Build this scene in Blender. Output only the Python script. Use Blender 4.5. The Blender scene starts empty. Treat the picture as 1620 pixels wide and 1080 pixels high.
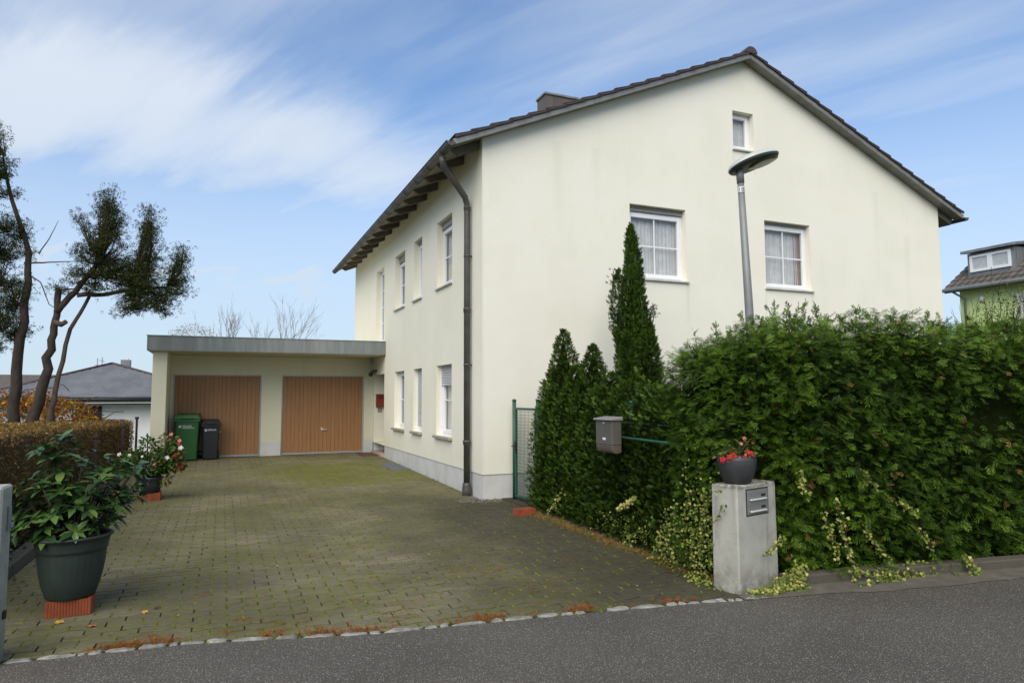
import bpy, bmesh, math, random
import numpy as np
from mathutils import Vector, Matrix, Quaternion
random.seed(7)
rng = np.random.default_rng(7)
sc = bpy.context.scene
COL = sc.collection
# ------------------------------------------------------------------ camera
cam_d = bpy.data.cameras.new('camera'); cam = bpy.data.objects.new('camera', cam_d); COL.objects.link(cam)
cam_d.sensor_fit = 'HORIZONTAL'; cam_d.sensor_width = 36.0; cam_d.lens = 36*1079.09/1620
cam_d.clip_start = .05; cam_d.clip_end = 2000
yaw, pitch, roll = .4008, .0797, -.004
fw = Vector((math.sin(yaw)*math.cos(pitch), math.cos(yaw)*math.cos(pitch), math.sin(pitch)))
rt = Vector((math.cos(yaw), -math.sin(yaw), 0)); up = rt.cross(fw)
rt2 = rt*math.cos(roll)+up*math.sin(roll); up2 = -rt*math.sin(roll)+up*math.cos(roll)
cam.matrix_world = Matrix(((rt2.x, up2.x, -fw.x, -3.7618), (rt2.y, up2.y, -fw.y, -10.0742), (rt2.z, up2.z, -fw.z, 1.6), (0, 0, 0, 1)))
sc.camera = cam
# ------------------------------------------------------------------ light
SUN_EL, SUN_AZ = math.radians(44), math.radians(218)      # azimuth clockwise from +Y
sun_dir = Vector((math.sin(SUN_AZ)*math.cos(SUN_EL), math.cos(SUN_AZ)*math.cos(SUN_EL), math.sin(SUN_EL)))
sd = bpy.data.lights.new('sun', 'SUN'); sd.energy = 1.5; sd.angle = math.radians(60); sd.color = (1, .95, .84)
so = bpy.data.objects.new('sun', sd); COL.objects.link(so); so.rotation_euler = sun_dir.to_track_quat('Z', 'Y').to_euler()
so.location = (-8, -20, 25)
sc.view_settings.view_transform = 'Standard'; sc.view_settings.look = 'None'
sc.view_settings.gamma = 1; sc.view_settings.use_curve_mapping = False
sc.view_settings.exposure = 1.27
sc.view_settings.use_white_balance = True; sc.view_settings.white_balance_temperature = 7000; sc.view_settings.white_balance_tint = 12
w = bpy.data.worlds.new('World'); sc.world = w; w.use_nodes = True
nt = w.node_tree; N = nt.nodes; L = nt.links
bg = N['Background']; bg.inputs[1].default_value = .1
sky = N.new('ShaderNodeTexSky'); sky.sky_type = 'NISHITA'; sky.sun_disc = False
sky.sun_elevation = SUN_EL; sky.sun_rotation = SUN_AZ; sky.altitude = 300; sky.air_density = 1.0; sky.dust_density = .6; sky.ozone_density = 2.0
def nd(tree, t, **kw):
    n = tree.nodes.new(t)
    for k, v in kw.items():
        if k.startswith('i_'):
            n.inputs[k[2:]].default_value = v
        else: setattr(n, k, v)
    return n
def mth(tree, op, a, b=None, c=None, clamp=False):
    n = tree.nodes.new('ShaderNodeMath'); n.operation = op; n.use_clamp = clamp
    for i, x in enumerate((a, b, c)):
        if x is None: continue
        if isinstance(x, (int, float)): n.inputs[i].default_value = x
        else: tree.links.new(x, n.inputs[i])
    return n.outputs[0]
def maprange(tree, x, a, b, c=0., d=1., smooth=True):
    n = tree.nodes.new('ShaderNodeMapRange'); n.interpolation_type = 'SMOOTHSTEP' if smooth else 'LINEAR'
    tree.links.new(x, n.inputs[0])
    for i, v in enumerate((a, b, c, d)): n.inputs[i+1].default_value = v
    return n.outputs[0]
def mixc(tree, f, a, b, mode='MIX'):
    n = tree.nodes.new('ShaderNodeMix'); n.data_type = 'RGBA'; n.blend_type = mode
    if isinstance(f, (int, float)): n.inputs[0].default_value = f
    else: tree.links.new(f, n.inputs[0])
    for i, x in ((6, a), (7, b)):
        if isinstance(x, tuple): n.inputs[i].default_value = x if len(x) == 4 else (*x, 1)
        else: tree.links.new(x, n.inputs[i])
    return n.outputs[2]
def noise(tree, vec, scale, detail=4, rough=.55, dist=0.):
    n = tree.nodes.new('ShaderNodeTexNoise'); n.inputs['Scale'].default_value = scale
    n.inputs['Detail'].default_value = detail; n.inputs['Roughness'].default_value = rough; n.inputs['Distortion'].default_value = dist
    if vec is not None: tree.links.new(vec, n.inputs['Vector'])
    return n.outputs['Fac']
def mapping(tree, vec, scale=(1, 1, 1), rot=(0, 0, 0), loc=(0, 0, 0)):
    n = tree.nodes.new('ShaderNodeMapping'); tree.links.new(vec, n.inputs[0])
    n.inputs['Scale'].default_value = scale; n.inputs['Rotation'].default_value = rot; n.inputs['Location'].default_value = loc
    return n.outputs[0]
tc = N.new('ShaderNodeTexCoord'); sep = N.new('ShaderNodeSeparateXYZ'); L.new(tc.outputs['Generated'], sep.inputs[0])
X, Y, Z = sep.outputs
zc = mth(nt, 'ADD', mth(nt, 'MAXIMUM', Z, 0.0), .12)
cmb = N.new('ShaderNodeCombineXYZ'); L.new(mth(nt, 'DIVIDE', X, zc), cmb.inputs[0]); L.new(mth(nt, 'DIVIDE', Y, zc), cmb.inputs[1])
P = mapping(nt, cmb.outputs[0], rot=(0, 0, math.radians(62)))        # stretch the streaks across the sky
P1 = mapping(nt, P, scale=(.42, 1.5, 1), loc=(.7, 3.2, 0))
n1 = noise(nt, P1, 1.15, 6, .5, .7)
P2 = mapping(nt, P, scale=(.9, 4.2, 1), loc=(4.1, 1.3, 0))
n2 = noise(nt, P2, 1.3, 7, .55, .5)
n3 = noise(nt, mapping(nt, P, scale=(.3, .5, 1), loc=(9, 2, 0)), 1.0, 3, .5)
cl = mth(nt, 'ADD', mth(nt, 'MULTIPLY', n1, .62), mth(nt, 'MULTIPLY', n2, .30))
cl = mth(nt, 'ADD', cl, mth(nt, 'MULTIPLY', n3, .20))

# two long banks of cirrus: bands along great circles, frayed by noise
def bank(nx, ny, nz, half, x0, x1, amount, soft):
    dt = nt.nodes.new('ShaderNodeVectorMath'); dt.operation = 'DOT_PRODUCT'; L.new(tc.outputs['Generated'], dt.inputs[0]); dt.inputs[1].default_value = (nx, ny, nz)
    wob = mth(nt, 'MULTIPLY', mth(nt, 'SUBTRACT', noise(nt, P1, 2.2, 6, .6, .4), .5), .16)
    d = mth(nt, 'ABSOLUTE', mth(nt, 'ADD', dt.outputs['Value'], wob))
    a = maprange(nt, d, half, half+soft, 1, 0)
    b = mth(nt, 'MULTIPLY', maprange(nt, X, x0, x1, 1, 0), mth(nt, 'GREATER_THAN', Y, 0.))
    return mth(nt, 'MULTIPLY', mth(nt, 'MULTIPLY', a, b), amount)
b1 = bank(-.0591, .3427, -.9376, .004, .1, .42, .38, .12)
b2 = bank(-.0443, .1506, -.9876, .001, .1, .5, .30, .022)
cov = mth(nt, 'ADD', cl, mth(nt, 'ADD', b1, b2))
mask = maprange(nt, cov, .36, .95, 0.04, .90)
low = maprange(nt, Z, .04, .52, .85, 0.)                                # the air itself is milky near the horizon
mask = mth(nt, 'MAXIMUM', mask, low)
blue = mixc(nt, 1.0, sky.outputs[0], (.42, .66, .84), 'MULTIPLY')
white = mixc(nt, maprange(nt, Z, 0, .5), (2.45, 3.05, 3.75), (3.15, 3.6, 4.2))
L.new(mixc(nt, mask, blue, white), bg.inputs[0])

# ------------------------------------------------------------------ materials
def new_mat(name):
    m = bpy.data.materials.new(name); m.use_nodes = True
    t = m.node_tree; b = t.nodes['Principled BSDF']; return m, t, b
def pos(t):
    g = t.nodes.new('ShaderNodeNewGeometry'); return g.outputs['Position']
def bump(t, b, h, strength=.3, dist=.01, prev=None):
    n = t.nodes.new('ShaderNodeBump'); n.inputs['Strength'].default_value = strength; n.inputs['Distance'].default_value = dist
    t.links.new(h, n.inputs['Height'])
    if prev: t.links.new(prev, n.inputs['Normal'])
    t.links.new(n.outputs[0], b.inputs['Normal']); return n.outputs[0]
def simple(name, c1, c2=None, scale=6, rough=.6, metal=0., bs=0., bscale=60, bdist=.003, spec=.5, vscale=(1, 1, 1), r2=None):
    m, t, b = new_mat(name); p = mapping(t, pos(t), scale=vscale)
    if c2 is None: c2 = tuple(x*.8 for x in c1)
    f = maprange(t, noise(t, p, scale, 6, .6), .3, .7)
    t.links.new(mixc(t, f, c1, c2), b.inputs['Base Color'])
    b.inputs['Roughness'].default_value = rough; b.inputs['Metallic'].default_value = metal; b.inputs['Specular IOR Level'].default_value = spec
    if r2 is not None: t.links.new(maprange(t, noise(t, p, scale*2.3, 5), .3, .7, rough, r2), b.inputs['Roughness'])
    if bs: bump(t, b, noise(t, p, bscale, 5, .6), bs, bdist)
    return m
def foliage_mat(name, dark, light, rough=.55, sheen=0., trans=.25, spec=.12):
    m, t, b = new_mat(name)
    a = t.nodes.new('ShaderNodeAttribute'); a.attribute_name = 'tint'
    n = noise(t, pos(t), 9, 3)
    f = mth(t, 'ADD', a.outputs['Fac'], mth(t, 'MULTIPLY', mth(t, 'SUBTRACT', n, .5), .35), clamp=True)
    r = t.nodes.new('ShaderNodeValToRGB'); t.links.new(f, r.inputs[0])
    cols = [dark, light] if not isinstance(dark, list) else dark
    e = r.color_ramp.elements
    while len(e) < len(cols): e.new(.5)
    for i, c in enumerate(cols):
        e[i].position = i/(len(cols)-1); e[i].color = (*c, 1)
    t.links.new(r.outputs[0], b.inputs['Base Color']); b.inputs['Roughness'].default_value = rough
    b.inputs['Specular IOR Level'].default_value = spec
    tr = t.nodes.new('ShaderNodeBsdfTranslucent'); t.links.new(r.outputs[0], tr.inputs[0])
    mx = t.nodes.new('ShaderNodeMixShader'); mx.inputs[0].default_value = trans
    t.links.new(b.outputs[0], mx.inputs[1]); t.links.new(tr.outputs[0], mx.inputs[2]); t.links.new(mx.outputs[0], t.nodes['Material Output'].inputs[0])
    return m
M = {}
# stucco with rain streaks under the roof line and a bloom of algae
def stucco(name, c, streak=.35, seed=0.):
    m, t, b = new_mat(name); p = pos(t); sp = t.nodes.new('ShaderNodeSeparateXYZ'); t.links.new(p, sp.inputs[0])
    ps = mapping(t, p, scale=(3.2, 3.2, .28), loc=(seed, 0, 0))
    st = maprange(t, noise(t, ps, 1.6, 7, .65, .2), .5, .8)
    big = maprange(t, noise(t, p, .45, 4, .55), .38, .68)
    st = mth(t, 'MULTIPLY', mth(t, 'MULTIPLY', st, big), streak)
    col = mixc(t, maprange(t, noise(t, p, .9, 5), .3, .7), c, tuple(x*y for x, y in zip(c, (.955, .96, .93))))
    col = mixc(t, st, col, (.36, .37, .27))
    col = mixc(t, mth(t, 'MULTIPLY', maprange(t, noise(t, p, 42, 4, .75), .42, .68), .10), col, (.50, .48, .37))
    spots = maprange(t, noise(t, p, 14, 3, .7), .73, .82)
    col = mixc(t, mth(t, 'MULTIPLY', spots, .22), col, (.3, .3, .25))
    # drips hanging from the outer corners of the gable window sills
    for (sx, sz_, ln) in ((2.76, 3.62, .9), (3.99, 3.62, 1.2), (5.82, 3.62, 1.0), (7.02, 3.62, 1.3), (5.14, 6.27, .8), (5.64, 6.27, .6), (1.35, 5.9, 1.8), (8.9, 5.9, 2.2), (9.8, 5.0, 2.6), (2.1, 5.9, 1.4)):
        dx = mth(t, 'ABSOLUTE', mth(t, 'SUBTRACT', mth(t, 'ADD', sp.outputs[0], mth(t, 'MULTIPLY', noise(t, mapping(t, p, scale=(1, 1, .8)), 2.2, 3), .09)), sx+.045))
        a_ = mth(t, 'MULTIPLY', maprange(t, dx, .008, .055 if ln < 1.35 else .13, 1, 0), maprange(t, sp.outputs[2], sz_-ln, sz_, 0, 1))
        a_ = mth(t, 'MULTIPLY', a_, mth(t, 'LESS_THAN', sp.outputs[2], sz_)); a_ = mth(t, 'MULTIPLY', a_, mth(t, 'LESS_THAN', sp.outputs[1], .2))
        col = mixc(t, mth(t, 'MULTIPLY', a_, .16 if ln < 1.35 else .10), col, (.38, .37, .26))
    foot = mth(t, 'MULTIPLY', maprange(t, sp.outputs[2], .3, 1.2, 1, 0), mth(t, 'MULTIPLY', noise(t, mapping(t, p, scale=(1, 1, .5)), 3, 6), .28))
    col = mixc(t, foot, col, (.42, .42, .34))
    t.links.new(col, b.inputs['Base Color']); b.inputs['Roughness'].default_value = .92; b.inputs['Specular IOR Level'].default_value = .15
    h1 = bump(t, b, noise(t, p, 48, 5, .75), .6, .007)
    bump(t, b, noise(t, p, 3.5, 4, .6), .25, .015, h1)
    return m
M['stucco'] = stucco('cream_render', (.83, .795, .69), .12)
M['stucco_side'] = stucco('cream_render_side', (.82, .78, .65), .10, 4)
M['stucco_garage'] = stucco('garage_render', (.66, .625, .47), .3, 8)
M['plinth'] = simple('grey_plinth_paint', (.57, .57, .54), (.48, .48, .455), 2.5, .85, bs=.3, bscale=60)
M['green_wall'] = simple('lime_green_render', (.58, .70, .30), (.53, .64, .26), 2, .9)
M['white_wall'] = simple('white_render', (.74, .745, .72), (.66, .67, .64), 1.5, .9)
M['pvc'] = simple('white_window_plastic', (.80, .81, .82), (.76, .77, .78), 3, .35)
M['dark'] = simple('dark_interior', (.03, .03, .03), (.02, .02, .02), 3, .9)
M['room'] = simple('room_wall', (.35, .31, .28), (.3, .27, .25), 3, .9)
M['sill_metal'] = simple('pale_sill', (.58, .57, .53), (.48, .47, .43), 5, .5)
M['sill_stone'] = simple('stone_sill', (.36, .34, .29), (.25, .23, .19), 12, .8, bs=.3)
M['shutter'] = simple('grey_shutter', (.52, .52, .53), (.46, .46, .47), 4, .5)
M['shutter_box'] = simple('shutter_box', (.30, .285, .26), (.25, .235, .21), 4, .55)
M['wood_grey'] = simple('weathered_wood', (.15, .138, .112), (.10, .09, .072), 5, .8, bs=.3, bscale=30, vscale=(.3, 1, 1))
M['wood_soffit'] = simple('soffit_boards', (.34, .30, .24), (.25, .22, .17), 5, .85)
M['tile'] = simple('brown_roof_tile', (.075, .052, .048), (.045, .034, .033), 7, .5, bs=.3, bscale=40, r2=.8)
M['tile_old'] = simple('mossy_roof_tile', (.12, .10, .085), (.08, .07, .06), 3, .85)
M['slate'] = simple('slate_roof', (.17, .175, .185), (.12, .125, .135), 1.2, .6)
M['zinc'] = simple('weathered_zinc', (.24, .25, .25), (.17, .18, .185), 3, .45, metal=.35, vscale=(1, 1, .25), r2=.65)
M['gutter'] = simple('patinated_gutter', (.105, .098, .088), (.068, .063, .057), 4, .42, metal=.3, r2=.6)
M['verge'] = simple('verge_metal', (.24, .235, .215), (.17, .165, .152), 5, .5, metal=.2)
M['chimney'] = simple('brown_cladding', (.115, .09, .07), (.085, .068, .055), 5, .5, vscale=(1, 1, .2))
def fascia():
    m, t, b = new_mat('fascia_sheet'); p = pos(t)
    f = maprange(t, noise(t, mapping(t, p, scale=(5, 5, .35)), 1.3, 7, .65), .38, .7)
    c = mixc(t, f, (.155, .172, .172), (.235, .252, .245)); c = mixc(t, mth(t, 'MULTIPLY', maprange(t, noise(t, mapping(t, p, scale=(9, 9, .6)), 1.1, 5), .55, .75), .5), c, (.09, .095, .088))
    t.links.new(c, b.inputs['Base Color']); b.inputs['Roughness'].default_value = .6; return m
M['fascia'] = fascia()
M['door_wood'] = simple('tan_garage_board', (.335, .160, .060), (.29, .136, .050), 2.2, .5, bs=.15, bscale=20, vscale=(6, 6, .5))
M['frame_alu'] = simple('aluminium_trim', (.42, .42, .40), (.36, .36, .34), 5, .45, metal=.4)
M['door_dark'] = simple('brown_entrance_door', (.13, .075, .05), (.09, .05, .035), 4, .5)
M['step'] = simple('pink_stone_step', (.42, .32, .27), (.34, .25, .21), 10, .7)
M['red_box'] = simple('rust_red_paint', (.26, .045, .02), (.2, .035, .018), 5, .45)
M['green_paint'] = simple('green_powder_coat', (.008, .085, .05), (.007, .065, .04), 5, .4)
M['wire'] = simple('green_wire', (.06, .13, .085), (.05, .10, .07), 5, .5)
M['box_grey'] = simple('brown_grey_letterbox', (.105, .10, .085), (.085, .08, .068), 5, .45)
M['box_lid'] = simple('letterbox_lid', (.27, .265, .25), (.22, .215, .2), 5, .4)
M['box_low'] = simple('letterbox_foot', (.115, .088, .07), (.085, .065, .052), 5, .5)
M['white'] = simple('white_label', (.8, .8, .8), None, 5, .5)
M['black'] = simple('black_label', (.01, .01, .01), None, 5, .5)
M['steel'] = simple('brushed_steel', (.42, .42, .40), (.34, .34, .32), 3, .32, metal=.7, vscale=(.3, .3, 8))
M['steel_bright'] = simple('bright_steel', (.78, .78, .75), (.7, .7, .68), 5, .3, metal=.3)
M['bin_green'] = simple('green_bin_plastic', (.018, .10, .022), (.015, .085, .02), 3, .42)
M['bin_black'] = simple('black_bin_plastic', (.018, .02, .023), (.013, .014, .017), 3, .4)
M['lamp_pole'] = simple('lamp_pole_grey', (.235, .235, .235), (.2, .2, .2), 4, .5, metal=.2)
M['lamp_top'] = simple('lamp_shell', (.46, .49, .45), (.48, .52, .48), 6, .35)
M['lamp_glass'] = simple('mossy_lamp_glass', (.09, .095, .045), (.055, .06, .028), 14, .25)
M['lamp_dark'] = simple('lamp_dark', (.045, .045, .035), (.03, .03, .025), 6, .5)
def concrete(name, c, dark=.5, moss=.25, seed=0, topdirt=0):
    m, t, b = new_mat(name); p = mapping(t, pos(t), loc=(seed, 0, 0)); sp = t.nodes.new('ShaderNodeSeparateXYZ'); t.links.new(pos(t), sp.inputs[0])
    c0 = mixc(t, maprange(t, noise(t, p, 3.2, 7, .6), .3, .7), c, tuple(x*.78 for x in c))
    st = maprange(t, noise(t, mapping(t, p, scale=(7, 7, .7)), 1.5, 7, .65), .52, .74)
    c1 = mixc(t, mth(t, 'MULTIPLY', st, dark), c0, tuple(x*.38 for x in c))
    f2 = mth(t, 'MULTIPLY', maprange(t, noise(t, p, 9, 6, .7), .5, .75), moss)
    c2 = mixc(t, f2, c1, (.075, .07, .045))
    lowd = mth(t, 'MULTIPLY', maprange(t, sp.outputs[2], 0., .28, 1, 0), maprange(t, noise(t, p, 8, 6, .7), .35, .62))
    c3 = mixc(t, mth(t, 'MULTIPLY', lowd, .6), c2, (.07, .062, .042))
    t.links.new(c3, b.inputs['Base Color']); b.inputs['Roughness'].default_value = .9
    if topdirt:
        td = mth(t, 'MULTIPLY', maprange(t, sp.outputs[2], topdirt-.05, topdirt-.005), maprange(t, noise(t, p, 26, 6, .75), .38, .58))
        t.links.new(mixc(t, mth(t, 'MULTIPLY', td, .85), c3, (.06, .055, .035)), b.inputs['Base Color'])
    h = bump(t, b, noise(t, p, 70, 6, .7), .5, .004); bump(t, b, noise(t, p, 9, 4), .3, .01, h)
    return m
M['concrete'] = concrete('grey_concrete', (.43, .415, .355), topdirt=.86)
M['concrete_pale'] = concrete('weathered_post_concrete', (.38, .385, .32), .6, .35, 5)
M['concrete_dark'] = concrete('stained_kerb_concrete', (.085, .073, .055), .5, .5, 9)
M['gutter_strip'] = concrete('sandy_gutter_concrete', (.135, .115, .09), .35, .35, 3)
M['edge_stone'] = concrete('pale_edge_stone', (.36, .35, .31), .7, .85, 13)
def asphalt():
    m, t, b = new_mat('road_asphalt'); p = pos(t)
    v = t.nodes.new('ShaderNodeTexVoronoi'); v.inputs['Scale'].default_value = 130; t.links.new(p, v.inputs['Vector'])
    s2 = t.nodes.new('ShaderNodeSeparateColor'); t.links.new(v.outputs['Color'], s2.inputs[0])
    chip = mth(t, 'MULTIPLY', maprange(t, s2.outputs[0], .72, .93), maprange(t, v.outputs['Distance'], .55, .2))
    base = mixc(t, maprange(t, noise(t, p, .55, 6, .65), .36, .62), (.096, .084, .068), (.132, .117, .095))
    base = mixc(t, maprange(t, noise(t, p, 90, 3, .6), .35, .65), base, (.048, .043, .036))
    patch = maprange(t, noise(t, mapping(t, p, loc=(3, 1, 0)), 2.6, 6, .65), .52, .72)
    base = mixc(t, mth(t, 'MULTIPLY', patch, .35), base, (.072, .062, .048))
    tone = mixc(t, s2.outputs[1], (.30, .28, .24), (.52, .50, .46))
    t.links.new(mixc(t, mth(t, 'MULTIPLY', chip, .9), base, tone), b.inputs['Base Color'])
    b.inputs['Roughness'].default_value = .8; b.inputs['Specular IOR Level'].default_value = .3
    h = bump(t, b, v.outputs['Distance'], .55, .004); bump(t, b, noise(t, p, 4, 4), .2, .02, h)
    return m
M['asphalt'] = asphalt()
def paving():
    m, t, b = new_mat('concrete_paver'); p = pos(t); a = t.nodes.new('ShaderNodeAttribute'); a.attribute_name = 'tint'
    oi = t.nodes.new('ShaderNodeObjectInfo')
    r = mth(t, 'FRACT', mth(t, 'ADD', a.outputs['Fac'], oi.outputs['Random']))
    base = mixc(t, r, (.142, .123, .076), (.212, .184, .118))
    base = mixc(t, maprange(t, noise(t, p, .7, 5, .6), .35, .66), base, (.098, .086, .048))
    base = mixc(t, mth(t, 'MULTIPLY', maprange(t, noise(t, p, 35, 5, .7), .4, .7), .5), base, (.070, .058, .036))
    # wear and damp: a mossy green field before the garage, a dark wet strip along the hedge
    sp = t.nodes.new('ShaderNodeSeparateXYZ'); t.links.new(p, sp.inputs[0])
    gx = mth(t, 'DIVIDE', mth(t, 'SUBTRACT', sp.outputs[0], -1.2), 2.3); gy = mth(t, 'DIVIDE', mth(t, 'SUBTRACT', sp.outputs[1], 4.3), 2.6)
    d = mth(t, 'SQRT', mth(t, 'ADD', mth(t, 'MULTIPLY', gx, gx), mth(t, 'MULTIPLY', gy, gy)))
    d = mth(t, 'ADD', d, mth(t, 'MULTIPLY', mth(t, 'SUBTRACT', noise(t, p, 1.6, 5), .5), .9))
    green = mth(t, 'MULTIPLY', maprange(t, d, 1.05, .45), maprange(t, noise(t, p, 5, 6, .65), .3, .6))
    base = mixc(t, mth(t, 'MULTIPLY', green, .8), base, (.112, .120, .014))
    g2 = maprange(t, noise(t, mapping(t, p, loc=(7, 3, 1)), 1.1, 6, .65), .34, .60)
    g3 = mth(t, 'MULTIPLY', g2, maprange(t, noise(t, p, 16, 5, .7), .38, .62))
    base = mixc(t, mth(t, 'MULTIPLY', g3, .62), base, (.135, .138, .024))
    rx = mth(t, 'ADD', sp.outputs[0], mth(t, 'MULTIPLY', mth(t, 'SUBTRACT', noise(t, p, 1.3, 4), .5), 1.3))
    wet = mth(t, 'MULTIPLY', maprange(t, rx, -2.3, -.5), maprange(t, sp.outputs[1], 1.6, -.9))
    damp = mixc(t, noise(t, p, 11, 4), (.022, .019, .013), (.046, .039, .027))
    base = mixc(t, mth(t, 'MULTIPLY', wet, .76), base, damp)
    pale = mth(t, 'MULTIPLY', maprange(t, noise(t, mapping(t, p, loc=(1, 8, 2)), 60, 2), .72, .78), .6)
    base = mixc(t, pale, base, (.3, .28, .23))
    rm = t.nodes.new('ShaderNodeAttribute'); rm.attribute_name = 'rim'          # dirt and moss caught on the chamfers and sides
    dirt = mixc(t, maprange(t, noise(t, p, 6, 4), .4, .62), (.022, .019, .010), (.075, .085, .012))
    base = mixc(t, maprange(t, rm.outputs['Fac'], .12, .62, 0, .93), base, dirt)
    t.links.new(base, b.inputs['Base Color']); b.inputs['Roughness'].default_value = .82; b.inputs['Specular IOR Level'].default_value = .3
    h = bump(t, b, noise(t, p, 160, 4, .7), .5, .002); bump(t, b, noise(t, p, 25, 4), .35, .004, h)
    return m
M['paver'] = paving()
M['joint'] = simple('mossy_joint_soil', (.026, .026, .010), (.055, .062, .012), 4, .95, bs=.6, bscale=80, bdist=.006)
M['soil'] = simple('leafy_soil', (.050, .036, .022), (.028, .022, .013), 7, .95, bs=.8, bscale=40, bdist=.02)
M['grass'] = simple('rough_grass_ground', (.060, .072, .02), (.085, .08, .035), .5, .95, bs=.5, bscale=14, bdist=.04)
M['gravel'] = simple('gravel_bed', (.17, .15, .12), (.10, .09, .065), 30, .9, bs=.8, bscale=60, bdist=.01)
M['grate'] = simple('bluish_grate', (.13, .145, .15), (.09, .10, .105), 6, .6)
M['doormat'] = simple('brown_doormat', (.10, .055, .03), (.07, .04, .025), 15, .95)
M['brick'] = simple('orange_hollow_brick', (.31, .070, .020), (.22, .048, .014), 9, .75, bs=.3, bscale=50)
M['brick_inside'] = simple('brick_hole', (.13, .026, .008), None, 9, .9)
M['pot_green'] = simple('dark_green_pot_plastic', (.030, .046, .036), (.020, .031, .024), 4, .55, r2=.7)
M['pot_dark'] = simple('anthracite_pot', (.042, .043, .043), (.026, .027, .028), 6, .5, bs=.2)
M['pot_black'] = simple('blackish_pot', (.022, .026, .03), (.016, .018, .02), 6, .45)
M['bark'] = simple('reddish_bark', (.050, .033, .024), (.024, .016, .012), 9, .9, bs=.8, bscale=22, bdist=.03, vscale=(1, 1, .35))
M['bark_pale'] = simple('pale_limb_bark', (.085, .060, .042), (.048, .034, .024), 9, .9, bs=.5, bscale=22, bdist=.02)
M['twig'] = simple('brown_twig', (.075, .052, .034), (.045, .032, .02), 9, .9)
M['twig_bare'] = simple('bare_winter_twig', (.20, .175, .15), (.15, .13, .11), 3, .9)
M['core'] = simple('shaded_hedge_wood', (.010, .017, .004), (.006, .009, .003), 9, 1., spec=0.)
M['core_brown'] = simple('brown_hedge_wood', (.085, .056, .025), (.05, .032, .016), 14, .95, bs=.8, bscale=40, bdist=.03)
M['rust'] = simple('rusty_post', (.045, .028, .02), (.028, .018, .014), 12, .9)
M['stake'] = simple('dark_stake', (.03, .022, .02), None, 12, .9)
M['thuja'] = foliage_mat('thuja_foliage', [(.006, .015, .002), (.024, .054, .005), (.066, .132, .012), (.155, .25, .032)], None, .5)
M['smaragd'] = foliage_mat('clipped_thuja_foliage', [(.008, .018, .002), (.026, .054, .006), (.056, .105, .011), (.11, .17, .024)], None, .55)
M['cypress'] = foliage_mat('cypress_foliage', [(.012, .028, .004), (.028, .062, .007), (.056, .112, .013), (.11, .155, .022)], None, .55)
M['pine'] = foliage_mat('dark_needle_foliage', [(.014, .020, .006), (.032, .044, .011), (.060, .074, .017), (.10, .11, .028)], None, .6, trans=.15)
M['brown_leaf'] = foliage_mat('dry_brown_leaf', [(.11, .065, .025), (.21, .125, .042), (.32, .205, .070), (.44, .31, .115)], None, .7)
M['autumn'] = foliage_mat('autumn_leaf', [(.16, .05, .03), (.42, .17, .05), (.56, .30, .03), (.56, .43, .05)], None, .6, trans=.35)
M['rhodo'] = foliage_mat('glossy_rhododendron_leaf', [(.012, .032, .010), (.026, .068, .018), (.055, .125, .028), (.13, .20, .045)], None, .34, trans=.1, spec=.5)
M['rhodo_yellow'] = foliage_mat('yellowing_leaf', [(.35, .12, .02), (.4, .25, .03), (.3, .32, .04)], None, .4)
M['mandevilla'] = foliage_mat('fresh_shrub_leaf', [(.022, .048, .012), (.045, .10, .02), (.085, .155, .03), (.24, .07, .02)], None, .4)
M['ivy'] = foliage_mat('variegated_ivy_leaf', [(.035, .085, .012), (.12, .18, .03), (.32, .33, .075), (.56, .52, .19)], None, .5)
M['sedum'] = foliage_mat('rusty_sedum', [(.13, .035, .012), (.30, .085, .022), (.38, .14, .035), (.16, .17, .025)], None, .8)
M['weed'] = foliage_mat('moss_and_weed', [(.05, .06, .008), (.10, .125, .012), (.16, .20, .016), (.24, .28, .035)], None, .8)
M['petal_white'] = simple('white_petal', (.75, .7, .66), (.7, .6, .58), 30, .6)
M['petal_pink'] = simple('salmon_petal', (.55, .13, .10), (.6, .25, .2), 30, .6)
M['petal_red'] = simple('red_petal', (.62, .012, .018), (.5, .01, .015), 30, .55)
M['leaf_yellow'] = simple('yellow_fallen_leaf', (.55, .33, .04), (.4, .2, .03), 40, .7)
M['leaf_orange'] = simple('orange_fallen_leaf', (.45, .17, .06), (.35, .12, .05), 40, .7)
M['leaf_pale'] = simple('pale_fallen_leaf', (.36, .30, .2), (.25, .18, .10), 40, .7)
M['leaf_brown'] = simple('dark_fallen_leaf', (.05, .028, .018), (.08, .04, .02), 40, .7)
M['curtain'] = simple('net_curtain', (.66, .63, .62), (.54, .51, .51), 6, .9)
M['curtain_red'] = simple('side_curtain', (.36, .24, .21), (.3, .19, .17), 6, .9)
M['chain'] = simple('antenna_metal', (.2, .2, .2), None, 6, .5)
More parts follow.
